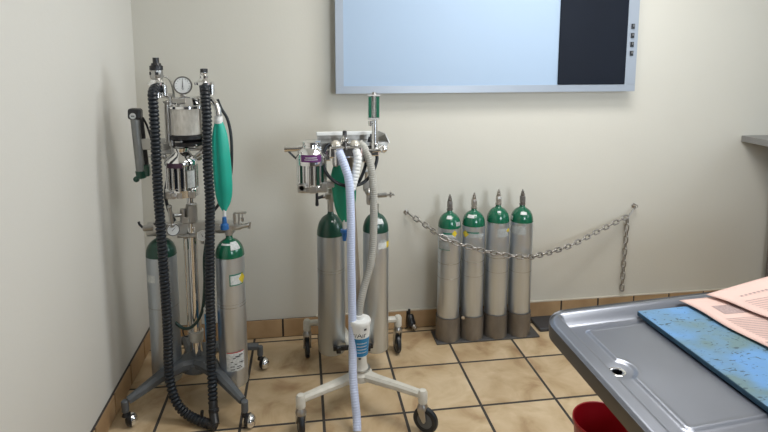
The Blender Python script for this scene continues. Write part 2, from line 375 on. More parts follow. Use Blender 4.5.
# ------------------------------------------------------------ cylinders
def patch(parent, cx, cy, r, ang, half, z0, z1, m, name='label', lab=None, prof=None, off=0.0008, slant=0.0, diamond=False):
    """curved sticker on a cylinder; ang centre angle, half half-width angle; prof(z) gives the local radius"""
    b = NB(); n = 10; k = 6; rows = []
    for j in range(k + 1):
        z = z0 + (z1 - z0) * j / k; row = []
        f = 1 - abs(2 * j / k - 1) if diamond else 1
        f = max(f, 0.02)
        for i in range(n + 1):
            a = ang + half * f * (2 * i / n - 1) + slant * (z - z0)
            rr = (prof(z) if prof else r) + off
            row.append(b.verts.new((cx + rr * math.cos(a), cy + rr * math.sin(a), z)))
        rows.append(row)
    for p, q in zip(rows, rows[1:]):
        for i in range(n): b.faces.new((p[i], p[i + 1], q[i + 1], q[i])).smooth = True
    return obj(name, b, m, parent)
def tank(label, group, cx, cy, z0, ztop, r, dome_h=0.075, body=ALU, paint=GREEN, stickers=()):
    t = thing('oxygen_cylinder', label, 'gas cylinder', (cx, cy, z0), group)
    zs = ztop - dome_h
    b = NB(); lathe(b, (cx, cy, z0), (0, 0, 1), [(0, r * 0.86), (0.004, r * 0.95), (0.012, r), (zs - z0, r)], 40); obj('body', b, body, t)
    pr = []
    for i in range(11):
        a = PI / 2 * i / 10; rr = r * math.cos(a); pr.append((math.sin(a) ** 0.9 * dome_h * 0.93, max(rr, 0)))
    pr = [p for p in pr if p[1] > 0.015] + [(dome_h * 0.955, 0.0145), (dome_h + 0.008, 0.0135)]
    b = NB(); lathe(b, (cx, cy, zs), (0, 0, 1), [(-0.0005, r * 0.5), (0, r + 0.0004)] + pr, 40); obj('shoulder', b, paint, t)
    def domeprof(z):
        s = max(0, min(1, (z - zs) / (dome_h * 0.93))); a = math.asin(s ** (1 / 0.9)); return max(0.0145, r * math.cos(a))
    front = math.atan2(-2.903 - cy, -0.2515 - cx)
    for (frac, hw, za, zb, m_, dia) in stickers:
        c = front + math.asin(max(-0.99, min(0.99, frac)))
        patch(t, cx, cy, r, c, hw, za, zb, m_, prof=(domeprof if za > zs else None), diamond=dia, off=0.0016 if dia else 0.0009)
    return t
def scuff(t, cx, cy, r, zs):
    for z, h in zs:
        b = NB(); lathe(b, (cx, cy, z), (0, 0, 1), [(0, r + 0.0001), (h * 0.2, r + 0.0006), (h * 0.8, r + 0.0006), (h, r + 0.0001)], 40, closed_ends=False); obj('scuff_ring', b, SCUFF, t)
def post_valve(t, cx, cy, z, dark=True, tagm=None, tall=0.0):
    m1 = GUNM if dark else NICKEL
    b = NB(); lathe(b, (cx, cy, z), (0, 0, 1), [(0, 0.0165), (0.006, 0.0165), (0.008, 0.012), (0.012, 0.012)], 20)
    box(b, (cx, cy, z + 0.029), (0.024, 0.026, 0.036), bevel=0.003)
    lathe(b, (cx, cy, z + 0.046), (0, 0, 1), [(0, 0.009), (0.004, 0.0105), (0.014, 0.0105), (0.016, 0.008), (0.026 + tall, 0.008), (0.028 + tall, 0.004), (0.036 + tall, 0.0035), (0.038 + tall, 0.0)], 16)
    cyl(b, (cx, cy - 0.012, z + 0.03), (cx, cy - 0.019, z + 0.03), 0.006, 12)
    obj('valve', b, m1, t)
    if tagm:
        b = NB(); box(b, (cx, cy - 0.0142, z + 0.036), (0.018, 0.001, 0.012)); obj('valve_tag', b, tagm, t)
g4 = 'oxygen cylinders standing in the floor rack'
R4 = 0.0600
st4 = [
 ('silver oxygen cylinder in the rack, leftmost of four, yellow diamond sticker at right', 0.505, 0.714, [(0.45, 0.26, 0.590, 0.625, YELLOW, True), (0.0, 0.55, 0.603, 0.612, LABELN, False), (0.0, 0.55, 0.588, 0.602, LABELW, False), (0.8, 0.3, 0.645, 0.665, LABELG, False), (-0.5, 0.55, 0.520, 0.560, LABELG, False), (-0.5, 0.6, 0.517, 0.520, LABELN, False), (-0.05, 0.3, 0.682, 0.697, LABELW, False)], True, None),
 ('silver oxygen cylinder in the rack, second from left, yellow diamond sticker at left', 0.637, 0.719, [(-0.68, 0.36, 0.575, 0.615, YELLOW, True), (0.25, 0.85, 0.578, 0.602, LABELG, False), (-0.1, 0.6, 0.603, 0.609, LABELN, False), (-0.35, 0.4, 0.682, 0.697, LABELW, False)], False, None),
 ('tallest silver oxygen cylinder in the rack, square grey sticker, third from left', 0.772, 0.733, [(0.5, 0.55, 0.575, 0.622, LABELG, False), (0.88, 0.25, 0.597, 0.622, YELLOW, True), (0.1, 0.2, 0.705, 0.713, LABELW, False)], False, LABELW),
 ('silver oxygen cylinder in the rack, rightmost of four, ragged grey sticker at left', 0.906, 0.727, [(-0.35, 0.75, 0.583, 0.622, LABELG, False), (-0.35, 0.6, 0.622, 0.630, LABELG, False), (0.2, 0.35, 0.690, 0.703, LABELW, False), (-0.9, 0.2, 0.655, 0.675, LABELW, False)], True, None)]
YC = -0.150
for lab, cx, zt, stk, dk, tg in st4:
    t = tank(lab, g4, cx, YC, 0.016, zt, R4, 0.083, stickers=stk); post_valve(t, cx, YC, zt + 0.006, dk, tg); scuff(t, cx, YC, R4, [(zt - 0.275, 0.003), (zt - 0.355, 0.002)])
t = thing('cylinder_rack', 'brown metal floor rack of four open cups on a dark base plate', 'rack', (0.7, YC, 0))
b = NB(); box(b, (0.718, -0.143, 0.005), (0.575, 0.140, 0.01), bevel=0.002); obj('base_plate', b, PLATE, t)
for _, cx, *_r in st4:
    b = NB(); ro, ri = 0.0655, 0.0625
    lathe(b, (cx, YC, 0.0102), (0, 0, 1), [(0, 0.001), (0, ro), (0.128, ro), (0.128, ri), (0.004, ri), (0.004, 0.001)], 36, closed_ends=False)
    obj('cup', b, CUPM, t)
b = NB(); lathe(b, (0.571, YC - 0.060, 0.145), (0, -1, 0), [(0, 0.010), (0.004, 0.010), (0.004, 0.005), (0.006, 0.004)], 14); obj('clip', b, NICKEL, t)
b = NB(); box(b, (1.48, -0.085, 0.010), (0.90, 0.148, 0.020), bevel=0.005); tag(obj('floor_mat', b, MATR), 'dark rubber mat strip on the floor beside the cylinder rack', 'mat')

# ------------------------------------------------------------ chain and hooks
def link_mesh():
    b = NB(); L, W, rw = 0.050, 0.030, 0.0041; h = (L - W) / 2; pts = []
    for i in range(8): a = -PI / 2 + PI * i / 7; pts.append(V(h + (W / 2 - rw) * math.cos(a), (W / 2 - rw) * math.sin(a), 0))
    for i in range(8): a = PI / 2 + PI * i / 7; pts.append(V(-h + (W / 2 - rw) * math.cos(a), (W / 2 - rw) * math.sin(a), 0))
    sweep(b, pts, rw, 8, close=True)
    me = bpy.data.meshes.new('link'); bmesh.ops.recalc_face_normals(b, faces=b.faces); b.to_mesh(me); b.free(); me.materials.append(CHAIN); return me
LM = link_mesh()
ch = thing('chain', 'steel link chain slung across the four racked cylinders, loose end hanging', 'chain', (0.30, 0, 0.67))
def chain_run(path, first_roll=0.0):
    sp = resample(spline(path, 20), 0.0355)
    for i, (a, c) in enumerate(zip(sp, sp[1:])):
        d = (c - a).normalized(); mid = (a + c) / 2
        s = d.cross(V(0, 0, 1)); s = s.normalized() if s.length > 0.15 else V(0, -1, 0).cross(d).normalized().cross(d) * 0 + V(1, 0, 0)
        s = (s - d * s.dot(d)).normalized(); u = s.cross(d)
        q = Matrix((d, s, u)).transposed()
        q = q @ Matrix.Rotation((PI / 2 if i % 2 else 0) + first_roll, 3, 'X')
        o = bpy.data.objects.new('link', LM); COL.objects.link(o); o.parent = ch
        o.matrix_local = Matrix.Translation(mid - ch.location) @ q.to_4x4()
chain_run([(0.312, -0.028, 0.668), (0.379, -0.12, 0.635), (0.432, -0.228, 0.610), (0.497, -0.2455, 0.578), (0.629, -0.2510, 0.534), (0.766, -0.2510, 0.497), (0.900, -0.2500, 0.476), (0.985, -0.212, 0.468), (1.12, -0.155, 0.470), (1.235, -0.12, 0.489), (1.41, -0.07, 0.541), (1.600, -0.030, 0.602)], 0.6)
chain_run([(1.602, -0.026, 0.590), (1.603, -0.024, 0.50), (1.600, -0.022, 0.36), (1.597, -0.022, 0.148)], 0.55)
b = NB()
for sgn, in ((1,),):
    pts = [V(1.604, -0.030, 0.598), V(1.612, -0.024, 0.598), V(1.640, -0.018, 0.633), V(1.648, -0.022, 0.648), V(1.640, -0.026, 0.650), V(1.606, -0.034, 0.612)]
    sweep(b, resample(spline(pts + [pts[0]], 6), 0.006)[:-1], 0.003, 8, close=True)
obj('connector', b, NICKEL, ch)
def hook(label, x, z):
    t = thing('wall_hook', label, 'wall hook', (x, 0, z), 'wall hooks of the chain')
    b = NB(); lathe(b, (x, 0, z), (0, -1, 0), [(0, 0.013), (0.003, 0.013), (0.004, 0.006), (0.02, 0.004)], 14)
    obj('wall_plate', b, NICKEL, t)
    b = NB(); pts = [V(x + 0.009 * math.cos(a), -0.027, z + 0.009 * math.sin(a)) for a in [2 * PI * i / 12 for i in range(12)]]
    sweep(b, pts, 0.0025, 8, close=True); obj('eye', b, CHAIN, t)
hook('small steel eye hook holding the left end of the chain', 0.300, 0.675)
hook('small steel eye hook holding the right end of the chain', 1.652, 0.658)

# ------------------------------------------------------------ pipe fitting at the baseboard
t = thing('door_stop', 'small black door stop with grey tip on the tiled baseboard', 'door stop', (0.322, 0, 0.07))
b = NB(); lathe(b, (0.322, -0.011, 0.086), (0.1, -0.35, -0.9), [(0, 0.012), (0.008, 0.02), (0.03, 0.023), (0.05, 0.026), (0.066, 0.022), (0.07, 0.0)], 18); obj('body', b, BLACK, t)
b = NB(); lathe(b, (0.338, -0.045, 0.030), (0.3, -0.6, -0.35), [(0, 0.014), (0.012, 0.014), (0.014, 0.01), (0.020, 0.01), (0.021, 0)], 16); obj('tip', b, NICKEL, t)
b = NB(); box(b, (0.318, -0.014, 0.103), (0.014, 0.008, 0.028), bevel=0.002); obj('bracket', b, BLACK, t)

# ------------------------------------------------------------ gauges
def gauge(parent, c, r, facing, needle=-0.1, name='gauge', marks=False):
    F = Vector(facing).normalized()
    b = NB(); lathe(b, Vector(c) - F * 0.012, F, [(0, r * 0.85), (0.004, r), (0.016, r), (0.018, r * 0.96), (0.018, r * 0.86), (0.015, r * 0.84), (0.015, 0)], 32, closed_ends=True)
    g = obj(name, b, CHROME if not marks else GUNM, parent)
    b = NB(); lathe(b, Vector(c) + F * 0.0032, F, [(0, r * 0.85), (0.001, r * 0.85)], 32); obj('dial', b, DIAL, g)
    X = V(0, 0, 1).cross(F).normalized(); Z = F.cross(X).normalized()
    b = NB(); a = needle; d_ = X * math.sin(a) + Z * math.cos(a); s_ = d_.cross(F)
    o = Vector(c) + F * 0.0052
    vs = [b.verts.new(p) for p in (o - s_ * r * 0.05 - d_ * r * 0.25, o + s_ * r * 0.05 - d_ * r * 0.25, o + d_ * r * 0.72)]
    ex = bmesh.ops.extrude_face_region(b, geom=[b.faces.new(vs)]); bmesh.ops.translate(b, vec=F * 0.001, verts=[v for v in ex['geom'] if isinstance(v, bmesh.types.BMVert)])
    if marks:
        for k in range(-5, 6):
            a = k * 0.42; dd = X * math.sin(a) + Z * math.cos(a); sd = dd.cross(F)
            rot = Matrix((sd, dd, F)).transposed(); box(b, o + dd * r * 0.7, (r * 0.03, r * 0.12, 0.0006), rot)
        for k, s in ((-0.22, 0.05), (-0.34, 0.09), (-0.46, 0.06)): box(b, o + Z * r * k, (r * s * 2.4, r * 0.04, 0.0006), Matrix((X, Z, F)).transposed())
    obj('needle', b, INK, g)
    return g

# ------------------------------------------------------------ left anaesthesia machine
LX, LY = -0.738, -0.484
A = thing('anesthesia_machine', 'tall chrome anesthesia machine with two black corrugated hoses on a grey base', 'anesthesia machine', (LX, LY, 0))
casL = [(-1.004, -0.667), (-0.505, -0.738), (-0.473, -0.297), (-0.965, -0.215)]
b = NB(); lathe(b, (LX, LY, 0.135), (0, 0, 1), [(0, 0.062), (0.01, 0.075), (0.045, 0.072), (0.062, 0.055), (0.066, 0.04)], 32)
obj('hub', b, GREYP, A)
def caster_ball(x, y, ztop, yaw):
    b = NB(); cyl(b, (x, y, ztop - 0.035), (x, y, ztop), 0.007, 12); cs = obj('caster', b, SATIN, A)
    c, s = math.cos(yaw), math.sin(yaw)
    wx, wy = x + 0.016 * c, y + 0.016 * s
    b = NB(); lathe(b, (wx + 0.004 * c, wy + 0.004 * s, 0.0285), (c, s, 0), [(0, 0.0285)] + [(0.026 * math.sin(PI / 2 * i / 8), 0.0285 * math.cos(PI / 2 * i / 8) if i < 8 else 0) for i in range(1, 9)], 24)
    obj('wheel', b, CHROME, cs)
    b = NB(); lathe(b, (wx + 0.003 * c, wy + 0.003 * s, 0.030), (-c, -s, 0), [(0, 0.0295), (0.004, 0.030), (0.016, 0.024), (0.022, 0.012), (0.023, 0)], 24)
    lathe(b, (x, y, 0.050), (0, 0, 1), [(0, 0.015), (0.016, 0.010)], 14)
    obj('hood', b, BLACK, cs)
for i, (x, y) in enumerate(casL):
    dv = V(x - LX, y - LY, 0); L = dv.length; dn = dv / L
    b = NB()
    if i < 2:
        p = [V(LX, LY, 0.178) + dn * 0.01, V(LX, LY, 0.182) + dn * 0.08, V(LX, LY, 0.160) + dn * 0.17, V(LX, LY, 0.112) + dn * (L - 0.022)]
        beam(b, p, [(0.11, 0.044), (0.085, 0.050), (0.050, 0.046), (0.030, 0.032)])
    else:
        sx = 1 if x > LX else -1
        p = [V(LX, LY, 0.178), V(LX + sx * 0.03, LY + 0.08, 0.180), V(LX + sx * 0.09, y - 0.035, 0.150), V(LX + sx * 0.16, y, 0.120), V(x - sx * 0.014, y, 0.112)]
        beam(b, p, [(0.09, 0.044), (0.075, 0.048), (0.05, 0.042), (0.035, 0.034), (0.028, 0.030)])
    cyl(b, V(x, y, 0.068) - dn * 0.008, V(x, y, 0.118) - dn * 0.008, 0.0145, 16, ch=0.003)
    obj('leg', b, GREYP, A)
    caster_ball(x - dn.x * 0.008, y - dn.y * 0.008, 0.075, [0.35, -0.25, -0.3, 2.4][i])
b = NB(); lathe(b, (LX, LY, 0.19), (0, 0, 1), [(0, 0.027), (0.075, 0.025), (0.075, 0.024), (0.60, 0.024), (0.60, 0.020), (0.63, 0.0195), (0.80, 0.0105), (1.1, 0.0105)], 28)
cyl(b, (LX - 0.031, LY - 0.01, 0.30), (LX - 0.031, LY - 0.01, 0.77), 0.004, 10)
obj('pole', b, CHROME, A)
b = NB(); lathe(b, (LX, LY, 0.262), (0, 0, 1), [(0, 0.022), (0.006, 0.029), (0.05, 0.031), (0.052, 0.025)], 28); obj('collar', b, CREAM, A, 'cream collar on the pole')
b = NB(); sweep(b, resample(spline([V(LX - 0.03, LY - 0.03, 0.30), V(LX - 0.045, LY - 0.035, 0.31), V(LX - 0.05, LY - 0.03, 0.335), V(LX - 0.035, LY - 0.03, 0.34)]), 0.004), 0.003, 8); obj('hose_clip', b, BLACK, A)
b = NB(); box(b, (LX + 0.005, LY + 0.0, 0.785), (0.36, 0.036, 0.056), bevel=0.006); cyl(b, (LX - 0.18, LY, 0.785), (LX - 0.12, LY, 0.785), 0.031, 20); cyl(b, (LX + 0.11, LY, 0.785), (LX + 0.18, LY, 0.785), 0.031, 20)
obj('crossbar', b, CAST, A)
b = NB(); cyl(b, (-0.768, -0.50, 0.815), (-0.768, -0.50, 0.875), 0.012, 18, ch=0.002); cyl(b, (-0.733, LY - 0.008, 0.812), (-0.733, LY - 0.008, 0.893), 0.024, 24, ch=0.003)
box(b, (-0.745, -0.492, 0.825), (0.06, 0.04, 0.03), bevel=0.004)
obj('pole_clamp', b, SATIN, A)
b = NB(); cyl(b, (-0.775, -0.51, 0.85), (-0.800, -0.53, 0.855), 0.008, 14); cyl(b, (-0.806, -0.535, 0.815), (-0.812, -0.54, 0.895), 0.0085, 14, ch=0.003); ball(b, (-0.812, -0.54, 0.895), 0.011, 14); ball(b, (-0.806, -0.535, 0.815), 0.011, 14)
obj('clamp_knob', b, SATIN, A)
gauge(A, (-0.803, -0.535, 0.795), 0.027, (0.25, -1, 0.1), 0.8)
gauge(A, (-0.688, -0.515, 0.757), 0.024, (0.0, -1, 0.1), -0.5)
b = NB(); cyl(b, (-0.79, -0.52, 0.758), (-0.715, -0.52, 0.758), 0.006, 12); cyl(b, (-0.765, -0.52, 0.758), (-0.745, -0.52, 0.758), 0.010, 14, ch=0.002); cyl(b, (-0.69, -0.51, 0.72), (-0.69, -0.51, 0.745), 0.008, 12); obj('gas_line', b, SATIN, A)
# yokes above the cylinders
TLx, TLy, TRx, TRy = -0.865, -0.500, -0.572, -0.555
b = NB(); cyl(b, (-0.93, -0.515, 0.800), (-0.84, -0.50, 0.800), 0.0135, 18, ch=0.003); box(b, (TLx, TLy, 0.795), (0.05, 0.045, 0.035), bevel=0.005); cyl(b, (TLx, TLy, 0.765), (TLx, TLy, 0.80), 0.014, 16)
cyl(b, (-0.87, -0.50, 0.815), (-0.865, -0.49, 0.845), 0.006, 10)
yk = obj('yoke', b, SATIN, A)
b = NB(); sweep(b, resample([V(-0.930, -0.515, 0.803), V(-0.942, -0.517, 0.818), V(-0.945, -0.517, 0.830)], 0.006), 0.005, 10); sweep(b, resample([V(-0.885, -0.51, 0.814), V(-0.87, -0.512, 0.822), V(-0.86, -0.512, 0.818)], 0.006), 0.005, 10); obj('handle', b, BLACK, yk)
b = NB(); box(b, (TRx + 0.01, TRy + 0.01, 0.800), (0.085, 0.040, 0.024), bevel=0.005); cyl(b, (TRx, TRy, 0.768), (TRx, TRy, 0.812), 0.016, 18)
cyl(b, (TRx + 0.02, TRy, 0.795), (TRx + 0.085, TRy - 0.01, 0.812), 0.0095, 14, ch=0.002); cyl(b, (TRx + 0.085, TRy - 0.01, 0.795), (TRx + 0.088, TRy - 0.01, 0.822), 0.006, 12)
cyl(b, (TRx - 0.055, TRy + 0.02, 0.788), (TRx - 0.02, TRy, 0.80), 0.012, 14)
yk = obj('yoke', b, SATIN, A)
b = NB(); cyl(b, (TRx + 0.043, TRy, 0.812), (TRx + 0.043, TRy, 0.862), 0.004, 10); cyl(b, (TRx + 0.022, TRy, 0.862), (TRx + 0.075, TRy - 0.005, 0.864), 0.004, 10); cyl(b, (TRx + 0.058, TRy, 0.822), (TRx + 0.058, TRy, 0.862), 0.0035, 10); box(b, (TRx + 0.058, TRy, 0.835), (0.012, 0.012, 0.016), bevel=0.002); box(b, (TRx + 0.025, TRy, 0.838), (0.012, 0.016, 0.045), bevel=0.002)
obj('handle', b, SATIN, yk)
b = NB(); cyl(b, (TLx, TLy, 0.756), (TLx, TLy, 0.775), 0.012, 14); cyl(b, (TLx, TLy, 0.77), (LX - 0.1, LY, 0.775), 0.006, 10)
cyl(b, (-0.655, LY, 0.79), (TRx - 0.03, TRy + 0.015, 0.795), 0.018, 18)
obj('gas_arm', b, SATIN, A)
# vaporizer
VX, VY = -0.757, -0.532
b = NB(); lathe(b, (VX, VY, 0.940), (0, 0, 1), [(0, 0.055), (0.004, 0.0682), (0.034, 0.0693), (0.038, 0.0605), (0.04, 0.0572), (0.135, 0.0572), (0.137, 0.0682), (0.15, 0.0693), (0.163, 0.0616), (0.178, 0.044), (0.19, 0.0308), (0.195, 0.033), (0.205, 0.0341), (0.208, 0.0264), (0.21, 0.0)], 40)
v = obj('vaporizer', b, CHROME, A)
b = NB()
for k in range(9):
    a = -PI / 2 + (k - 4) * 0.42; cyl(b, (VX + 0.0585 * math.cos(a), VY + 0.0585 * math.sin(a), 0.975), (VX + 0.0585 * math.cos(a), VY + 0.0585 * math.sin(a), 1.078), 0.007, 10)
obj('column', b, CHROME, v); v.children[-1]['kind'] = 'stuff'
for k in range(3):
    b = NB(); a = -PI / 2 - 0.65 + k * 0.42; x, y = VX + 0.057 * math.cos(a), VY + 0.057 * math.sin(a)
    box(b, (x, y, 1.025), (0.006, 0.010, 0.085), Matrix.Rotation(a, 3, 'Z')); obj('dark_band', b, DARKP, v)  # narrow dark vertical bands on the chrome body
patch(v, VX, VY, 0.0695, -PI / 2 - 0.25, 0.50, 1.070, 1.090, PLATEM, 'nameplate', off=0.001)
patch(v, VX, VY, 0.0660, -PI / 2 + 0.75, 0.25, 0.985, 1.055, LABELW, 'label', off=0.002)
for dx in (-0.045, 0.0, 0.05): b = NB(); box(b, (VX + dx, VY - 0.06, 0.957), (0.024, 0.018, 0.028), bevel=0.004); obj('base_fitting', b, NICKEL, v)
b = NB()
lathe(b, (VX - 0.022, VY - 0.062, 0.955), (0, -1, 0), [(0, 0.012), (0.01, 0.012), (0.012, 0.006), (0.014, 0)], 14)
obj('base_fitting', b, NICKEL, v)
b = NB(); cyl(b, (VX, VY, 1.13), (VX, VY, 1.175), 0.026, 20); box(b, (VX + 0.01, LY - 0.02, 1.148), (0.17, 0.05, 0.03), bevel=0.005)
for x_, y_, z_, r_ in ((VX + 0.07, VY + 0.01, 1.10, 0.014), (VX + 0.085, VY, 1.125, 0.011), (VX - 0.07, VY, 1.11, 0.012), (VX + 0.06, VY - 0.01, 1.155, 0.012)): ball(b, (x_, y_, z_), r_, 14)
cyl(b, (VX + 0.05, VY, 1.10), (VX + 0.10, VY, 1.14), 0.007, 12); cyl(b, (VX + 0.03, VY, 1.135), (VX + 0.12, VY + 0.02, 1.135), 0.006, 12)
obj('manifold', b, SATIN, A)
# bracket bars
b = NB(); box(b, (-0.862, -0.495, 1.157), (0.12, 0.022, 0.046), bevel=0.004); box(b, (-0.815, -0.51, 1.126), (0.09, 0.02, 0.02), bevel=0.004); obj('bracket', b, CAST, A)
b = NB(); ball(b, (-0.868, -0.51, 1.105), 0.014, 14); cyl(b, (-0.895, -0.50, 1.108), (-0.845, -0.51, 1.10), 0.006, 10); obj('bracket_knob', b, SATIN, A)
# absorber canister
CX, CY = -0.733, -0.495
b = NB(); lathe(b, (CX, CY, 1.200), (0, 0, 1), [(0, 0.0745), (0.108, 0.0745)], 40); ab = obj('absorber_canister', b, GRAN, A)
b = NB(); lathe(b, (CX, CY, 1.308), (0, 0, 1), [(0, 0.0699), (0, 0.0804), (0.01, 0.0804), (0.014, 0.0722), (0.022, 0.0652), (0.034, 0.0582), (0.042, 0.0524), (0.048, 0.0349), (0.052, 0.0)], 40); obj('canister_lid', b, CHROME, ab)
b = NB(); box(b, (CX - 0.018, CY - 0.062, 1.342), (0.050, 0.004, 0.020), Matrix.Rotation(-0.5, 3, 'X'), bevel=0.001); obj('lid_plate', b, SATIN, ab)
b = NB(); lathe(b, (CX, CY, 1.148), (0, 0, 1), [(0, 0.0524), (0.004, 0.0699), (0.02, 0.0722), (0.024, 0.0582), (0.03, 0.0652), (0.034, 0.0804), (0.048, 0.0804), (0.052, 0.0699)], 40); obj('gasket_base', b, BLACK, ab, 'black rubber-banded base')
b = NB()
for a in (-2.5, -0.6, 0.5, 2.3): cyl(b, (CX + 0.083 * math.cos(a), CY + 0.083 * math.sin(a), 1.165), (CX + 0.083 * math.cos(a), CY + 0.083 * math.sin(a), 1.335), 0.0045, 10); ball(b, (CX + 0.083 * math.cos(a), CY + 0.083 * math.sin(a), 1.337), 0.008, 12)
cyl(b, (-0.814, -0.515, 1.12), (-0.814, -0.515, 1.335), 0.0055, 10); cyl(b, (-0.790, -0.54, 1.12), (-0.790, -0.54, 1.36), 0.0045, 10); cyl(b, (-0.815, -0.54, 1.335), (-0.775, -0.54, 1.335), 0.005, 10)
for x_, y_, z_ in ((-0.814, -0.515, 1.170), (-0.790, -0.54, 1.165), (-0.790, -0.54, 1.33)): cyl(b, (x_, y_, z_ - 0.012), (x_, y_, z_ + 0.012), 0.010, 12, ch=0.002)
obj('clamp_rods', b, SATIN, A)
gauge(A, (-0.741, -0.515, 1.402), 0.0375, (0.1, -1, 0.12), 0.05, marks=True)
b = NB(); cyl(b, (-0.745, -0.505, 1.352), (-0.746, -0.510, 1.376), 0.008, 12); cyl(b, (-0.745, -0.505, 1.352), (-0.745, -0.505, 1.362), 0.012, 6); obj('gauge_stem', b, NICKEL, A)
# valve heads
b = NB(); lathe(b, (-0.846, -0.50, 1.352), (0, 0, 1), [(0, 0.0216), (0.05, 0.0216), (0.052, 0.0367), (0.062, 0.0378), (0.064, 0.0281), (0.074, 0.0227)], 28)
cyl(b, (-0.814, -0.515, 1.36), (-0.814, -0.515, 1.405), 0.011, 16, ch=0.002); cyl(b, (-0.835, -0.50, 1.365), (-0.79, -0.50, 1.355), 0.013, 16)
vh = obj('valve_head', b, CHROME, A)
b = NB(); lathe(b, (-0.846, -0.50, 1.424), (0, 0, 1), [(0, 0.018), (0.006, 0.023), (0.012, 0.026), (0.040, 0.026), (0.042, 0.020)], 28); obj('valve_chamber', b, SATIN, vh)
b = NB()
for a in (-PI / 2 + 0.25, -PI / 2 - 0.95): box(b, (-0.846 + 0.0255 * math.cos(a), -0.50 + 0.0255 * math.sin(a), 1.452), (0.004, 0.012, 0.012), Matrix.Rotation(a, 3, 'Z'))
lathe(b, (-0.846, -0.50, 1.466), (0, 0, 1), [(0, 0.0265), (0.016, 0.0265), (0.018, 0.021), (0.028, 0.018), (0.028, 0.0125), (0.050, 0.0125), (0.050, 0)], 24); obj('valve_cap', b, BLACK, vh)
b = NB(); lathe(b, (-0.657, -0.50, 1.352), (0, 0, 1), [(0, 0.0224), (0.05, 0.0235), (0.052, 0.0403), (0.062, 0.0414), (0.066, 0.0314), (0.074, 0.0224), (0.078, 0.0185), (0.088, 0.0196), (0.093, 0.0151), (0.098, 0.0179), (0.102, 0.0179)], 28)
cyl(b, (-0.626, -0.515, 1.362), (-0.626, -0.515, 1.405), 0.012, 16, ch=0.002); cyl(b, (-0.665, -0.50, 1.345), (-0.71, -0.50, 1.345), 0.012, 16)
vh = obj('valve_head', b, CHROME, A)
b = NB(); lathe(b, (-0.657, -0.50, 1.453), (0, 0, 1), [(0, 0.0155), (0.017, 0.0155), (0.018, 0.010), (0.013, 0.009)], 8, closed_ends=True); obj('valve_cap', b, BLACK, vh)
b = NB(); tube(b, [(-0.822, -0.49, 1.44), (-0.805, -0.48, 1.43), (-0.792, -0.475, 1.40), (-0.787, -0.475, 1.36), (-0.787, -0.48, 1.33)], 0.0045, 10); obj('clear_tube', b, CLEARH, A)
# corrugated breathing hoses
hl = [(-0.840, -0.50, 1.388), (-0.846, -0.535, 1.392), (-0.846, -0.572, 1.375), (-0.842, -0.590, 1.335), (-0.836, -0.61, 1.232), (-0.834, -0.62, 1.111), (-0.834, -0.62, 0.988), (-0.832, -0.62, 0.864), (-0.829, -0.62, 0.695), (-0.826, -0.62, 0.522),
      (-0.826, -0.62, 0.346), (-0.828, -0.625, 0.212), (-0.813, -0.645, 0.13), (-0.790, -0.659, 0.078), (-0.765, -0.667, 0.048), (-0.736, -0.68, 0.032), (-0.696, -0.702, 0.025), (-0.655, -0.725, 0.022)]
b = NB(); corrugated(b, hl, 0.0205, 0.0146, 0.0160); obj('breathing_hose', b, RUBBER, A)
hr = [(-0.655, -0.52, 1.400), (-0.648, -0.548, 1.385), (-0.642, -0.575, 1.34), (-0.636, -0.60, 1.28), (-0.636, -0.62, 1.188), (-0.637, -0.62, 1.064), (-0.634, -0.62, 0.939), (-0.639, -0.62, 0.813), (-0.644, -0.62, 0.685), (-0.650, -0.62, 0.511), (-0.651, -0.62, 0.378), (-0.654, -0.63, 0.243), (-0.648, -0.66, 0.152), (-0.643, -0.69, 0.085)]
b = NB(); corrugated(b, hr, 0.0205, 0.0146, 0.0160); obj('breathing_hose', b, RUBBER, A)
b = NB(); tube(b, [(-0.643, -0.685, 0.100), (-0.640, -0.705, 0.060), (-0.630, -0.738, 0.026)], 0.0185, 18); cyl(b, (-0.668, -0.718, 0.024), (-0.625, -0.742, 0.021), 0.0175, 18, ch=0.003)
cyl(b, (-0.690, -0.698, 0.03), (-0.686, -0.700, 0.066), 0.007, 12); cyl(b, (-0.640, -0.700, 0.075), (-0.638, -0.706, 0.058), 0.0215, 18, ch=0.003)
obj('hose_connector', b, BLACK, A)
# bag elbow, bag and tail
b = NB(); tube(b, [(-0.665, -0.51, 1.345), (-0.635, -0.52, 1.343), (-0.613, -0.53, 1.327), (-0.601, -0.54, 1.300), (-0.598, -0.548, 1.275)], 0.0135, 16); obj('elbow', b, CHROME, A)
def bag(parent, name, m, path, widths, depths, seg=24, crease=0.0):
    b = NB(); P = resample(spline(path), 0.012); n = len(P); rings = []
    def interp(arr, t):
        f = t * (len(arr) - 1); i = min(int(f), len(arr) - 2); q = f - i; q = q * q * (3 - 2 * q) if False else q; return arr[i] * (1 - q) + arr[i + 1] * q
    for i, p in enumerate(P):
        t = i / (n - 1); W, D = interp(widths, t), interp(depths, t); ring = []
        for k in range(seg):
            a = 2 * PI * k / seg; cr_ = 1 - crease * math.exp(-((abs(((a / PI * 2 - 2.6) % 4) - 0)) / 0.25) ** 2) - crease * 0.7 * math.exp(-((((a / PI * 2 - 3.35) % 4)) / 0.2) ** 2)
            ring.append(b.verts.new(p + V(W * math.cos(a) * cr_, D * math.sin(a) * cr_, 0)))
        rings.append(ring)
    for q, s in zip(rings, rings[1:]):
        for k in range(seg): b.faces.new((q[k], q[(k + 1) % seg], s[(k + 1) % seg], s[k])).smooth = True
    b.faces.new(rings[0]); b.faces.new(rings[-1]); return obj(name, b, m, parent)
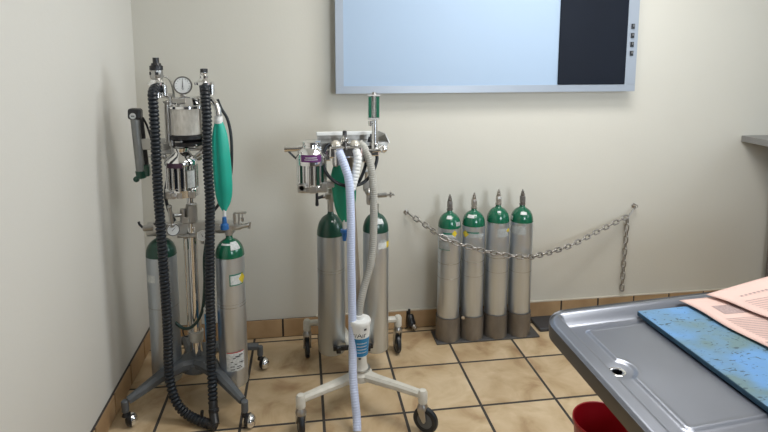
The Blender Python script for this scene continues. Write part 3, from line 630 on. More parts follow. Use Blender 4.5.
bg = bag(A, 'breathing_bag', TEAL, [(-0.598, -0.550, 1.262), (-0.596, -0.550, 1.22), (-0.592, -0.55, 1.10), (-0.588, -0.55, 0.97), (-0.588, -0.55, 0.872)],
    [0.013, 0.024, 0.031, 0.034, 0.036, 0.037, 0.038, 0.038, 0.038, 0.037, 0.034, 0.026, 0.009], [0.012, 0.018, 0.022, 0.024, 0.026, 0.026, 0.026, 0.025, 0.024, 0.02, 0.016, 0.011, 0.008], crease=0.22)
b = NB(); lathe(b, (-0.598, -0.549, 1.246), (0, 0, 1), [(0, 0.0165), (0.014, 0.0175), (0.016, 0.016), (0.030, 0.016), (0.030, 0)], 20); obj('bag_collar', b, WHITE, bg)
b = NB(); cyl(b, (-0.588, -0.552, 0.848), (-0.588, -0.551, 0.878), 0.0075, 14); obj('bag_tail_tube', b, WHITE, bg)
b = NB(); lathe(b, (-0.586, -0.575, 0.800), (0, 0, 1), [(0, 0.018), (0.02, 0.017), (0.026, 0.010), (0.052, 0.0085), (0.052, 0)], 16); obj('bag_plug', b, BLUEP, bg)
# thin hoses
b = NB(); tube(b, [(-0.61, -0.48, 1.34), (-0.597, -0.47, 1.30), (-0.573, -0.46, 1.25), (-0.561, -0.46, 1.168), (-0.562, -0.47, 1.06), (-0.574, -0.47, 0.98), (-0.610, -0.48, 0.90), (-0.65, -0.49, 0.845), (-0.67, -0.49, 0.81)], 0.0065, 12); obj('gas_hose', b, RUBBER, A)
b = NB(); tube(b, [(-0.670, -0.52, 0.74), (-0.682, -0.53, 0.66), (-0.683, -0.54, 0.55), (-0.698, -0.54, 0.43), (-0.735, -0.54, 0.365), (-0.775, -0.54, 0.352), (-0.811, -0.53, 0.375), (-0.835, -0.52, 0.41)], 0.0068, 12); obj('gas_hose', b, DGREENH, A)
b = NB(); tube(b, [(-0.815, -0.53, 1.02), (-0.828, -0.53, 0.95), (-0.822, -0.52, 0.88), (-0.800, -0.51, 0.825)], 0.0068, 12); obj('gas_hose', b, RUBBER, A)
# pressure cylinder on the left
b = NB(); cyl(b, (-0.940, -0.50, 1.272), (-0.929, -0.50, 1.035), 0.0185, 24); fm = obj('spirometer_tube', b, GUNT, A)
b = NB(); box(b, (-0.938, -0.50, 1.285), (0.052, 0.046, 0.046), Matrix.Rotation(0.05, 3, 'Y'), bevel=0.010); cyl(b, (-0.919, -0.49, 1.27), (-0.906, -0.49, 1.05), 0.009, 12); obj('tube_cap', b, BLACK, fm)
b = NB(); lathe(b, (-0.942, -0.5225, 1.278), (0, -1, 0), [(0, 0.0125), (0.0012, 0.0125)], 24); box(b, (-0.942, -0.524, 1.278), (0.014, 0.0006, 0.004), mi=1); obj('label', b, [LABELW, INK], fm)
b = NB(); lathe(b, (-0.929, -0.50, 1.045), (0.05, 0, -1), [(0, 0.022), (0.03, 0.020), (0.034, 0.012)], 20); box(b, (-0.906, -0.495, 1.045), (0.025, 0.03, 0.05), bevel=0.006); ball(b, (-0.947, -0.505, 1.010), 0.013, 14); obj('tube_foot', b, GREEND, fm)
b = NB(); sweep(b, resample(spline([(-0.912, -0.49, 1.268), (-0.898, -0.49, 1.235), (-0.882, -0.49, 1.175)]), 0.01), 0.0045, 8); obj('strap', b, BLACK, fm)
# cylinders on the machine
gL = 'oxygen cylinders hung on the tall machine'
t = tank('silver oxygen cylinder on the left side of the tall chrome machine', gL, TLx, TLy, 0.105, 0.757, 0.0625, 0.080, ALUD, GREEND,
    [(-0.75, 0.35, 0.572, 0.605, LABELW, False), (0.1, 0.12, 0.705, 0.712, LABELW, False)])
scuff(t, TLx, TLy, 0.0625, [(0.452, 0.003)])
b = NB(); cyl(b, (TLx, TLy, 0.757), (TLx, TLy, 0.772), 0.0115, 14); obj('valve', b, NICKEL, t)
t = tank('silver oxygen cylinder right of the tall chrome machine, torn white label near its foot', gL, TRx, TRy, 0.095, 0.760, 0.0605, 0.080, ALU, GREEN,
    [(0.42, 0.52, 0.562, 0.612, LABELN, False), (0.0, 0.9, 0.7345, 0.7405, LABELW, False), (0.48, 0.42, 0.716, 0.745, LABELW, False),
     (0.15, 0.65, 0.18, 0.262, LABELW, False), (0.15, 0.62, 0.262, 0.266, REDT, False)])
fr = math.atan2(-2.903 - TRy, -0.2515 - TRx)
patch(t, TRx, TRy, 0.0605, fr + 0.40, 0.42, 0.567, 0.607, LABELW, off=0.0016)
patch(t, TRx, TRy, 0.0605, fr + 0.84, 0.30, 0.565, 0.612, YELLOW, off=0.0022, diamond=True)
random.seed(3)
b = NB()
for k in range(16):
    a = fr + 0.15 + random.uniform(-0.5, 0.5); z = random.uniform(0.186, 0.252); box(b, (TRx + 0.0618 * math.cos(a), TRy + 0.0618 * math.sin(a), z), (0.0008, random.uniform(0.006, 0.018), random.uniform(0.002, 0.004)), Matrix.Rotation(a, 3, 'Z'))
obj('label_print', b, INK, t)
scuff(t, TRx, TRy, 0.0605, [(0.476, 0.002), (0.462, 0.003)])
b = NB(); cyl(b, (TRx, TRy, 0.760), (TRx, TRy, 0.772), 0.0115, 14); obj('valve', b, NICKEL, t)


# blue canister behind the right hose
t = thing('charcoal_canister', 'blue charcoal canister mostly hidden behind the right black hose', 'canister', (-0.680, -0.55, 0.33))
b = NB(); lathe(b, (-0.664, -0.565, 0.300), (0, 0, 1), [(0, 0.016), (0.004, 0.020), (0.13, 0.022), (0.132, 0.0)], 24); obj('body', b, BLUEL, t)
b = NB(); lathe(b, (-0.664, -0.565, 0.432), (0, 0, 1), [(0, 0.023), (0.02, 0.024), (0.022, 0.008), (0.035, 0.008)], 24); obj('lid', b, WHITE, t)

# ------------------------------------------------------------ middle anaesthesia machine
MX, MY = -0.022, -0.640
B = thing('anesthesia_machine', 'shorter anesthesia machine with pale hoses on a chipped cream four-wheeled base', 'anesthesia machine', (MX, MY, 0))
casM = [(-0.281, -0.822, 0.15), (0.210, -0.862, -2.25), (0.211, -0.262, 0.1), (-0.250, -0.240, 0.05)]
b = NB(); lathe(b, (MX, MY, 0.118), (0, 0, 1), [(0, 0.045), (0.004, 0.052), (0.030, 0.052), (0.046, 0.036), (0.075, 0.029), (0.13, 0.026)], 32); obj('hub', b, CREAM, B)
b = NB(); lathe(b, (MX, MY, 0.163), (0, 0, 1), [(0, 0.0440), (0.006, 0.0440), (0.006, 0.032), (0, 0.032), (0, 0.0440)], 28, closed_ends=False); obj('hub_ring', b, SATIN, B)
def caster_wheel(x, y, ztop, yaw, R=0.048):
    b = NB(); c, s = math.cos(yaw), math.sin(yaw); off = 0.014
    wx, wy = x - s * off, y + c * off      # trail direction
    ax = V(c, s, 0)
    lathe(b, (x, y, ztop - 0.030), (0, 0, 1), [(0, 0.021), (0.008, 0.023), (0.016, 0.020), (0.030, 0.014)], 20)
    for sg in (-1, 1):
        p = V(x, y, ztop - 0.028) + ax * sg * 0.017; q = V(wx, wy, R) + ax * sg * 0.017
        beam(b, [p + V(0, 0, 0.004), (p + q) / 2, q], [(0.005, 0.034), (0.005, 0.028), (0.005, 0.018)])
    cyl(b, V(wx, wy, R) - ax * 0.021, V(wx, wy, R) + ax * 0.021, 0.006, 10)
    cs = obj('caster', b, SATIN, B)
    b = NB(); h = 0.0115
    lathe(b, V(wx, wy, R) - ax * h, ax, [(0.002, R * 0.62), (0, R * 0.86), (0.004, R * 0.97), (h, R), (2 * h - 0.004, R * 0.97), (2 * h, R * 0.86), (2 * h - 0.002, R * 0.62)], 32)
    wh = obj('wheel', b, RUBBER, cs)
    b = NB(); cyl(b, V(wx, wy, R) - ax * 0.0105, V(wx, wy, R) + ax * 0.0105, R * 0.60, 24); obj('wheel_disc', b, GREYP, cs)
for x, y, yw in casM:
    up = 0.026 if y > MY else 0.0
    dv = V(x - MX, y - MY, 0); L = dv.length; dn = dv / L; b = NB()
    if y < MY:
        p = [V(MX, MY, 0.139) + dn * 0.02, V(MX, MY, 0.142) + dn * 0.09, V(MX, MY, 0.152) + dn * 0.2, V(MX, MY, 0.160) + dn * (L - 0.005)]
        beam(b, p, [(0.060, 0.034), (0.046, 0.034), (0.038, 0.032), (0.034, 0.028)])
    else:
        sx = 1 if x > MX else -1
        p = [V(MX, MY, 0.137), V(MX + sx * 0.015, MY + 0.2, 0.150), V(MX + sx * 0.06, y - 0.05, 0.175), V(MX + sx * 0.12, y, 0.186), V(x, y, 0.188)]
        beam(b, p, [(0.055, 0.030), (0.045, 0.030), (0.042, 0.030), (0.036, 0.028), (0.032, 0.026)])
    lathe(b, (x, y, 0.124 + up), (0, 0, 1), [(0, 0.016), (0.004, 0.0195), (0.046, 0.0195), (0.056, 0.014), (0.059, 0.0)], 20)
    obj('leg', b, CREAM, B)
    caster_wheel(x, y, 0.127 + up, yw, 0.052 if up else 0.055)
b = NB(); cyl(b, (MX - 0.002, MY, 0.24), (MX - 0.045, MY + 0.055, 1.13), 0.0225, 24, r2=0.0195); obj('pole', b, TANP, B)
# shelf tray
b = NB(); box(b, (-0.045, -0.545, 1.158), (0.295, 0.115, 0.004)); box(b, (-0.060, -0.492, 1.172), (0.265, 0.004, 0.030)); box(b, (-0.045, -0.603, 1.154), (0.295, 0.003, 0.016))
obj('shelf', b, SATIN, B)
b = NB(); box(b, (-0.063, -0.500, 1.187), (0.265, 0.016, 0.016), bevel=0.003); obj('shelf_rail', b, WHITE, B, 'white rail along the shelf back')
b = NB(); vs = [(0.060, -0.50, 1.155), (0.120, -0.56, 1.150), (0.102, -0.56, 1.190), (0.070, -0.50, 1.198)]
f = b.faces.new([b.verts.new(q) for q in vs]); ex = bmesh.ops.extrude_face_region(b, geom=[f]); bmesh.ops.translate(b, vec=(-0.004, -0.003, 0), verts=[v_ for v_ in ex['geom'] if isinstance(v_, bmesh.types.BMVert)])
box(b, (0.085, -0.54, 1.153), (0.05, 0.10, 0.004))
obj('shelf_end', b, SATIN, B)
# valve domes + manifold
b = NB(); box(b, (-0.078, -0.625, 1.128), (0.140, 0.05, 0.050), bevel=0.008); cyl(b, (-0.115, -0.64, 1.075), (-0.115, -0.64, 1.14), 0.016, 18); cyl(b, (-0.035, -0.64, 1.085), (-0.035, -0.64, 1.14), 0.016, 18)
cyl(b, (-0.146, -0.61, 1.155), (-0.005, -0.61, 1.155), 0.010, 14); box(b, (-0.080, -0.60, 1.17), (0.03, 0.03, 0.03), bevel=0.004); cyl(b, (-0.080, -0.61, 1.17), (-0.080, -0.61, 1.195), 0.009, 14)
cyl(b, (-0.118, -0.625, 1.14), (-0.118, -0.625, 1.160), 0.020, 20); cyl(b, (-0.040, -0.625, 1.14), (-0.040, -0.625, 1.160), 0.020, 20)
box(b, (0.000, -0.61, 1.115), (0.02, 0.05, 0.07), bevel=0.005); box(b, (-0.150, -0.61, 1.115), (0.02, 0.04, 0.05), bevel=0.005)
mf = obj('manifold', b, CHROME, B)
for x_ in (-0.118, -0.040):
    b = NB(); lathe(b, (x_, -0.630, 1.156), (0, 0, 1), [(0, 0.0215)] + [(0.022 * math.sin(PI / 2 * i / 6), 0.0215 * math.cos(PI / 2 * i / 6) if i < 6 else 0) for i in range(1, 7)], 24); obj('valve_dome', b, TAN, mf)
b = NB(); lathe(b, (-0.080, -0.61, 1.190), (0, 0, 1), [(0, 0.009), (0.02, 0.009), (0.024, 0.006), (0.024, 0)], 14); cyl(b, (-0.08, -0.645, 1.135), (-0.08, -0.625, 1.16), 0.012, 14); obj('relief_cap', b, BLACK, mf)
# flowmeter
b = NB(); lathe(b, (0.054, -0.55, 1.10), (0, 0, 1), [(0, 0.017), (0.05, 0.017), (0.052, 0.015), (0.12, 0.012), (0.15, 0.011)], 20); cyl(b, (0.04, -0.57, 1.12), (0.078, -0.57, 1.125), 0.011, 14); ball(b, (0.088, -0.575, 1.130), 0.0175, 20); box(b, (0.045, -0.56, 1.115), (0.05, 0.04, 0.03), bevel=0.005)
cyl(b, (0.035, -0.55, 1.225), (0.035, -0.55, 1.245), 0.009, 12)
fl = obj('flowmeter', b, CHROME, B)
b = NB(); box(b, (0.050, -0.548, 1.304), (0.046, 0.014, 0.092), bevel=0.001); obj('flow_block', b, CLEARC, fl)
b = NB(); box(b, (0.050, -0.5395, 1.304), (0.046, 0.003, 0.090)); obj('scale_plate', b, LABELW, fl)
for dx in (-0.0165, 0.0165):
    b = NB(); box(b, (0.050 + dx, -0.556, 1.304), (0.0125, 0.0015, 0.088)); obj('scale', b, GREEN, fl, 'green flow scale')
b = NB(); box(b, (0.050, -0.548, 1.353), (0.056, 0.020, 0.006), bevel=0.001); cyl(b, (0.052, -0.548, 1.355), (0.052, -0.548, 1.366), 0.009, 12); cyl(b, (0.050, -0.558, 1.262), (0.050, -0.558, 1.35), 0.003, 12); box(b, (0.05, -0.548, 1.255), (0.05, 0.018, 0.008), bevel=0.001); obj('flow_cap', b, NICKEL, fl)
fl.location += V(-0.008, -0.066, 0.008)
# vaporizer
VX, VY = -0.219, -0.605
b = NB(); lathe(b, (VX, VY, 0.985), (0, 0, 1), [(0, 0.0594), (0.004, 0.0638), (0.01, 0.055), (0.09, 0.055), (0.092, 0.0638), (0.118, 0.0649), (0.138, 0.0605), (0.155, 0.0473), (0.163, 0.0374), (0.17, 0.0363), (0.174, 0.0396), (0.186, 0.0396), (0.19, 0.033), (0.19, 0.0)], 40)
v = obj('vaporizer', b, CHROME, B)
b = NB()
for k in range(8):
    a = -PI / 2 + (k - 3.5) * 0.42; cyl(b, (VX + 0.056 * math.cos(a), VY + 0.056 * math.sin(a), 0.99), (VX + 0.056 * math.cos(a), VY + 0.056 * math.sin(a), 1.082), 0.0065, 10)
o = obj('column', b, CHROME, v); o['kind'] = 'stuff'
for a in (-PI / 2 - 0.84, -PI / 2 + 0.84, -PI / 2 + 0.42): b = NB(); box(b, (VX + 0.054 * math.cos(a), VY + 0.054 * math.sin(a), 1.035), (0.014, 0.009, 0.080), Matrix.Rotation(a, 3, 'Z')); obj('dark_band', b, GREEND, v)  # green reflections in the chrome body, built as dark green strips
pn = patch(v, VX, VY, 0.0650, -PI / 2 - 0.05, 0.66, 1.094, 1.124, PURPLE, 'nameplate', off=0.0015)
patch(v, VX, VY, 0.0650, -PI / 2 - 0.05, 0.36, 1.111, 1.114, LABELW, 'nameplate_print', off=0.0022)
patch(v, VX, VY, 0.0650, -PI / 2 - 0.05, 0.42, 1.103, 1.1055, LABELW, 'nameplate_print', off=0.0022)
b = NB(); box(b, (-0.215, -0.61, 0.974), (0.118, 0.10, 0.022), bevel=0.006); box(b, (-0.262, -0.655, 0.985), (0.034, 0.03, 0.036), bevel=0.006); box(b, (-0.215, -0.658, 0.978), (0.030, 0.02, 0.030), bevel=0.004); box(b, (-0.170, -0.655, 0.985), (0.022, 0.02, 0.04), bevel=0.004)
lathe(b, (-0.262, -0.668, 0.988), (0, -1, 0), [(0, 0.014), (0.004, 0.014), (0.004, 0.010), (0.002, 0.009), (0.002, 0)], 20); box(b, (-0.15, -0.60, 0.985), (0.05, 0.03, 0.025), bevel=0.004)
obj('base_fitting', b, SATIN, v)
b = NB(); cyl(b, (-0.330, -0.61, 1.142), (-0.250, -0.61, 1.142), 0.0115, 18, ch=0.002); cyl(b, (-0.330, -0.61, 1.142), (-0.318, -0.61, 1.142), 0.0135, 18); box(b, (-0.262, -0.605, 1.142), (0.03, 0.03, 0.022), bevel=0.004); obj('inlet_arm', b, CHROME, B)
b = NB(); tube(b, [(-0.318, -0.60, 1.135), (-0.300, -0.60, 1.115), (-0.278, -0.595, 1.093)], 0.0045, 8); obj('strap', b, BLACK, B)
b = NB(); box(b, (-0.10, -0.59, 1.135), (0.16, 0.02, 0.025), bevel=0.004); box(b, (-0.12, -0.59, 0.985), (0.20, 0.02, 0.022), bevel=0.004); obj('crossbar', b, CAST, B)
# yokes
T1x, T1y, T2x, T2y = -0.131, -0.365, 0.082, -0.372
b = NB(); cyl(b, (T1x, T1y, 0.800), (T1x, T1y, 0.865), 0.014, 16); box(b, (T1x + 0.005, T1y, 0.895), (0.032, 0.034, 0.10), bevel=0.005); cyl(b, (-0.170, -0.40, 0.880), (-0.13, -0.37, 0.880), 0.010, 14, ch=0.002); box(b, (T1x - 0.01, T1y - 0.02, 0.878), (0.03, 0.04, 0.025), bevel=0.003)
box(b, (-0.08, -0.43, 0.915), (0.13, 0.022, 0.022), bevel=0.003)
yk = obj('yoke', b, SATIN, B)
b = NB(); lathe(b, (-0.195, -0.42, 0.842), (0, 0, 1), [(0, 0.005), (0.004, 0.0085), (0.03, 0.0065), (0.06, 0.0065), (0.066, 0.004)], 14); cyl(b, (-0.195, -0.42, 0.878), (-0.17, -0.40, 0.880), 0.007, 12); obj('handle', b, BLACK, yk)
b = NB(); cyl(b, (T2x, T2y, 0.795), (T2x, T2y, 0.83), 0.014, 16); box(b, (T2x - 0.02, T2y - 0.01, 0.865), (0.05, 0.036, 0.07), bevel=0.006); box(b, (T2x - 0.045, T2y - 0.03, 0.925), (0.036, 0.03, 0.05), bevel=0.005); ball(b, (T2x - 0.04, T2y - 0.045, 0.90), 0.017, 14); ball(b, (T2x - 0.02, T2y - 0.04, 0.855), 0.014, 14)
cyl(b, (T2x - 0.01, T2y - 0.02, 0.873), (T2x + 0.050, T2y - 0.03, 0.878), 0.011, 16, ch=0.002); cyl(b, (T2x + 0.05, T2y - 0.03, 0.878), (T2x + 0.075, T2y - 0.035, 0.880), 0.005, 12); cyl(b, (T2x + 0.066, T2y - 0.034, 0.866), (T2x + 0.066, T2y - 0.034, 0.892), 0.005, 12); ball(b, (T2x + 0.08, T2y - 0.036, 0.880), 0.006, 10)
cyl(b, (T2x - 0.05, T2y - 0.03, 0.94), (T2x - 0.05, T2y - 0.06, 1.0), 0.007, 12)
yk = obj('yoke', b, SATIN, B)
# breathing bag
bg = bag(B, 'breathing_bag', TEALD, [(-0.108, -0.585, 1.070), (-0.098, -0.59, 1.035), (-0.084, -0.595, 0.96), (-0.081, -0.60, 0.88), (-0.083, -0.61, 0.822)],
    [0.016, 0.032, 0.044, 0.049, 0.051, 0.051, 0.049, 0.046, 0.040, 0.030, 0.012], [0.016, 0.018, 0.02, 0.02, 0.02, 0.02, 0.02, 0.02, 0.018, 0.014, 0.009], crease=0.12)
b = NB(); cyl(b, (-0.114, -0.585, 1.065), (-0.116, -0.60, 1.10), 0.017, 18); obj('bag_collar', b, CAST, bg)
b = NB(); cyl(b, (-0.084, -0.612, 0.79), (-0.084, -0.611, 0.83), 0.008, 14); obj('bag_tail_tube', b, WHITE, bg)
b = NB(); lathe(b, (-0.085, -0.618, 0.790), (0, 0, -1), [(0, 0.017), (0.012, 0.018), (0.014, 0.013), (0.034, 0.010), (0.050, 0.008), (0.051, 0)], 18); obj('bag_plug', b, BLUEP, bg)
# hoses
b = NB(); corrugated(b, [(-0.108, -0.665, 1.135), (-0.100, -0.675, 1.115), (-0.085, -0.69, 1.075), (-0.070, -0.70, 1.01), (-0.064, -0.70, 0.86), (-0.064, -0.70, 0.683), (-0.062, -0.705, 0.508), (-0.062, -0.72, 0.335), (-0.064, -0.755, 0.20), (-0.060, -0.80, 0.115), (-0.056, -0.822, 0.06), (-0.057, -0.85, 0.0185)], 0.0175, 0.0162, 0.010)
obj('breathing_hose', b, BLUEH, B, 'long pale blue hose reaching the floor')
b = NB(); corrugated(b, [(-0.036, -0.655, 1.135), (-0.030, -0.67, 1.11), (-0.036, -0.675, 1.07), (-0.046, -0.675, 1.02), (-0.058, -0.672, 0.975)], 0.0165, 0.014, 0.014)
obj('breathing_hose', b, WHITE, B, 'short white hose')
b = NB(); corrugated(b, [(-0.02, -0.62, 1.165), (0.000, -0.63, 1.142), (0.022, -0.645, 1.085), (0.034, -0.655, 0.99), (0.037, -0.655, 0.86), (0.033, -0.655, 0.735), (0.022, -0.66, 0.645), (-0.006, -0.67, 0.554), (-0.024, -0.685, 0.487), (-0.033, -0.69, 0.435)], 0.0165, 0.0148, 0.009)
obj('scavenging_hose', b, CLEARH, B, 'cloudy grey hose down to the canister')
b = NB(); tube(b, [(-0.138, -0.62, 1.160), (-0.155, -0.625, 1.155), (-0.170, -0.63, 1.12), (-0.170, -0.64, 1.07), (-0.150, -0.65, 1.03), (-0.110, -0.655, 0.998), (-0.060, -0.645, 0.985), (-0.010, -0.635, 0.992), (0.034, -0.62, 1.03), (0.056, -0.61, 1.085), (0.055, -0.60, 1.115)], 0.0072, 12); obj('gas_hose', b, RUBBER, B)
b = NB(); tube(b, [(0.030, -0.58, 1.18), (0.018, -0.60, 1.13), (0.008, -0.615, 1.07), (-0.010, -0.62, 1.02), (-0.030, -0.62, 0.99), (-0.07, -0.61, 0.975), (-0.12, -0.60, 0.972)], 0.0072, 12); obj('gas_hose', b, RUBBER, B)
b = NB(); tube(b, [(0.04, -0.57, 1.19), (0.034, -0.585, 1.15), (0.045, -0.585, 1.11)], 0.008, 12); obj('gas_hose', b, RUBBER, B)
b = NB(); box(b, (-0.035, -0.440, 0.152), (0.19, 0.014, 0.022), bevel=0.003); box(b, (-0.105, -0.452, 0.150), (0.022, 0.02, 0.03), bevel=0.004); box(b, (0.035, -0.452, 0.150), (0.022, 0.02, 0.03), bevel=0.004)
box(b, (-0.03, -0.52, 0.152), (0.02, 0.16, 0.014), bevel=0.003)
obj('tank_bracket', b, BLACK, B, 'black cylinder bracket')
# cylinders
gM = 'oxygen cylinders hung on the shorter machine'
t = tank('silver oxygen cylinder left of the cream-based machine pole, behind the green bag', gM, T1x, T1y, 0.102, 0.795, 0.0655, 0.105, ALUD, GREEND, [(0.15, 0.1, 0.76, 0.766, LABELW, False)])
scuff(t, T1x, T1y, 0.0655, [(0.525, 0.003), (0.512, 0.002)])
b = NB(); cyl(b, (T1x, T1y, 0.795), (T1x, T1y, 0.81), 0.0115, 14); obj('valve', b, NICKEL, t)
t = tank('silver oxygen cylinder behind the cloudy grey hose of the cream-based machine', gM, T2x, T2y, 0.100, 0.792, 0.0615, 0.092, ALU, GREEND,
    [(0.45, 0.3, 0.745, 0.765, LABELW, False), (0.55, 0.38, 0.625, 0.655, LABELW, False), (0.93, 0.25, 0.625, 0.655, YELLOW, False), (0.55, 0.3, 0.655, 0.668, LABELG, False)])
b = NB(); cyl(b, (T2x, T2y, 0.792), (T2x, T2y, 0.805), 0.0115, 14); obj('valve', b, NICKEL, t)
# charcoal canister with lettering
KX, KY = -0.030, -0.700
t = thing('charcoal_canister', 'white and blue charcoal filter canister hanging under the cloudy grey hose', 'canister', (KX, KY, 0.25))
b = NB(); lathe(b, (KX, KY, 0.262), (0, 0, 1), [(0, 0.027), (0.006, 0.035), (0.143, 0.0455), (0.143, 0.0)], 32); obj('body', b, WHITE, t)
def kprof(z): return 0.035 + 0.0105 * (z - 0.268) / 0.137
kf = math.atan2(-2.903 - KY, -0.2515 - KX)
patch(t, KX, KY, 0.034, kf, 1.25, 0.270, 0.352, BLUEL, prof=kprof, off=0.001)
for z_ in (0.330, 0.316, 0.302, 0.288): patch(t, KX, KY, 0.034, kf + 0.25, 0.55, z_, z_ + 0.003, LABELW, 'label_print', prof=kprof, off=0.0018)
b = NB(); lathe(b, (KX, KY, 0.405), (0, 0, 1), [(0, 0.0475), (0.014, 0.0485), (0.019, 0.0455), (0.022, 0.020), (0.034, 0.018), (0.034, 0)], 32); obj('lid', b, WHITE, t)
b = NB(); cyl(b, (KX, KY, 0.24), (KX, KY, 0.264), 0.006, 12); obj('outlet', b, GREYP, t)
def wrapped_text(parent, txt, cx, cy, r, ang, z, size, m, name='lettering'):
    cu_ = bpy.data.curves.new(name, 'FONT'); cu_.body = txt; cu_.size = size; cu_.extrude = 0.0002; cu_.align_x = 'CENTER'
    tmp = bpy.data.objects.new(name, cu_); COL.objects.link(tmp)
    bpy.context.view_layer.update()
    me = bpy.data.meshes.new_from_object(tmp.evaluated_get(bpy.context.evaluated_depsgraph_get()))
    COL.objects.unlink(tmp); bpy.data.objects.remove(tmp)
    for v_ in me.vertices:
        x_, y_, z_ = v_.co; a = ang + x_ / r
        v_.co = (cx + (r + z_) * math.cos(a), cy + (r + z_) * math.sin(a), z + y_)
    me.materials.clear(); me.materials.append(m)
    o = bpy.data.objects.new(name, me); COL.objects.link(o); o.parent = parent; o.location = -parent.location
    return o
patch(t, KX, KY, 0.046, kf + 0.55, 0.13, 0.389, 0.398, INK, 'vent_slot', prof=kprof, off=0.0012)
wrapped_text(t, 'F/Air', KX, KY, 0.0430, kf - 0.06, 0.359, 0.032, INK)

# ------------------------------------------------------------ steel table
ZT = 0.83
T = thing('steel_table', 'stainless steel exam table with raised rim and drain hole', 'table', (0.9, -1.85, 0))
# local grid: u to the right from the left edge, v towards the viewer from the back edge
P0 = V(0.381, -1.545, 0); ux = V(math.cos(0.095), math.sin(0.095), 0); vy = V(-0.012, -1, 0)
TW, TD, RC = 1.75, 0.575, 0.085
def rsd(x, y, hx, hy, r):
    qx, qy = abs(x) - hx + r, abs(y) - hy + r
    return math.hypot(max(qx, 0), max(qy, 0)) + min(max(qx, qy), 0) - r
def sm(a, b_, t):
    t = max(0, min(1, (t - a) / (b_ - a))); return t * t * (3 - 2 * t)
HU, HV = 0.078, 0.265
def height(u, v):
    s = -rsd(u - TW / 2, v - TD / 2, TW / 2, TD / 2, RC)        # distance inside
    z = 0.006 * sm(0.0, 0.010, s) - 0.0
    z -= 0.024 * sm(0.040, 0.056, u) * sm(0.040, 0.056, TW - u) * sm(0.016, 0.058, v) * sm(0.030, 0.056, TD - v)
    # raised work panel with its notch round the drain
    pu0, pu1, pv0, pv1 = 0.100, TW - 0.09, 0.085, 0.480
    d = -rsd(u - (pu0 + pu1) / 2, v - (pv0 + pv1) / 2, (pu1 - pu0) / 2, (pv1 - pv0) / 2, 0.012)
    dh = math.hypot(u - HU, v - HV) - 0.044
    d = min(d, dh)
    z += 0.004 * sm(-0.006, 0.006, d) + 0.002 * math.exp(-(d / 0.005) ** 2)
    # slope into the drain
    hd = math.hypot(u - HU, v - HV)
    z -= 0.003 * math.exp(-(hd / 0.022) ** 2)
    return ZT - 0.006 + z
b = NB(); rows = []
us = []; u = 0.0
while u < 0.70: us.append(u); u += 0.0035
while u < TW: us.append(u); u += 0.02
us.append(TW)
nv = 170
grid = {}
for j in range(nv + 1):
    v = TD * j / nv
    for i, u in enumerate(us):
        # squeeze points outside the rounded corner onto it
        x, y = u - TW / 2, v - TD / 2
        d = rsd(x, y, TW / 2, TD / 2, RC)
        if d > 0:
            sx, sy = math.copysign(1, x), math.copysign(1, y); cx, cy = sx * (TW / 2 - RC), sy * (TD / 2 - RC)
            dv = V(x - cx, y - cy, 0).normalized() * RC; x, y = cx + dv.x, cy + dv.y
        uu, vv = x + TW / 2, y + TD / 2; p = P0 + ux * uu + vy * vv
        grid[i, j] = b.verts.new((p.x, p.y, height(uu, vv)))
for j in range(nv):
    for i in range(len(us) - 1):
        uc, vc = (us[i] + us[i + 1]) / 2, TD * (j + 0.5) / nv
        if math.hypot(uc - HU, vc - HV) < 0.0125: continue
        f = b.faces.new((grid[i, j], grid[i, j + 1], grid[i + 1, j + 1], grid[i + 1, j])); f.smooth = True
bmesh.ops.remove_doubles(b, verts=b.verts, dist=0.00005)
top = obj('table_top', b, STEEL, T)
b = NB()   # rolled edge round the outline
ol = []
for cx, cy, a0 in ((RC, RC, PI), (RC, TD - RC, PI / 2), (TW - RC, TD - RC, 0), (TW - RC, RC, -PI / 2)):
    for k in range(13):
        a = a0 - PI / 2 * k / 12 + (0); ol.append((cx + RC * math.cos(a + 0), cy + RC * math.sin(a), a))
# a0 in local (u,v): v grows towards the viewer
ol = []
for cx, cy, a0 in ((RC, RC, PI * 1.5), (RC, TD - RC, PI), (TW - RC, TD - RC, PI / 2), (TW - RC, RC, 0)):
    for k in range(13):
        a = a0 - PI / 2 * k / 12; ol.append((cx + RC * math.cos(a), cy + RC * math.sin(a)))
prof = [(0.0, -0.007), (0.003, -0.002), (0.0035, -0.012), (0.002, -0.040), (-0.006, -0.042), (-0.010, -0.040)]
rings = []
for k, (x, y) in enumerate(ol):
    cx = min(max(x, RC), TW - RC); cy = min(max(y, RC), TD - RC); n_ = V(x - cx, y - cy, 0).normalized(); ring = []
    for o_, dz in prof:
        uu, vv = x + n_.x * o_, y + n_.y * o_; p = P0 + ux * uu + vy * vv; ring.append(b.verts.new((p.x, p.y, ZT + dz)))
    rings.append(ring)
for a_, c_ in zip(rings, rings[1:] + rings[:1]):
    for k in range(len(prof) - 1): b.faces.new((a_[k], a_[k + 1], c_[k + 1], c_[k])).smooth = True
obj('rim_edge', b, STEELE, T)
def TP(u, v, z): p = P0 + ux * u + vy * v; return V(p.x, p.y, z)
b = NB(); c = TP(HU, HV, ZT - 0.0295)
lathe(b, c, (0, 0, 1), [(0.0030, 0.0128), (0.0045, 0.0140), (0.0050, 0.0165), (0.0040, 0.0195), (0.001, 0.0200)], 28, closed_ends=False); dr = obj('drain', b, CHROME, T)
b = NB(); lathe(b, TP(HU, HV, ZT - 0.085), (0, 0, 1), [(0, 0.001), (0, 0.0127), (0.0585, 0.0129)], 24, closed_ends=False); obj('drain_pipe', b, BLACK, dr)
b = NB()
for u_, v_ in ((0.62, 0.10), (TW - 0.12, 0.10), (0.70, TD - 0.10), (TW - 0.12, TD - 0.10)):
    p = TP(u_, v_, 0)
    cyl(b, (p.x, p.y, 0), (p.x, p.y, ZT - 0.035), 0.018, 14)
    o = obj('leg', b, STEELE, T); b = NB()
b.free()
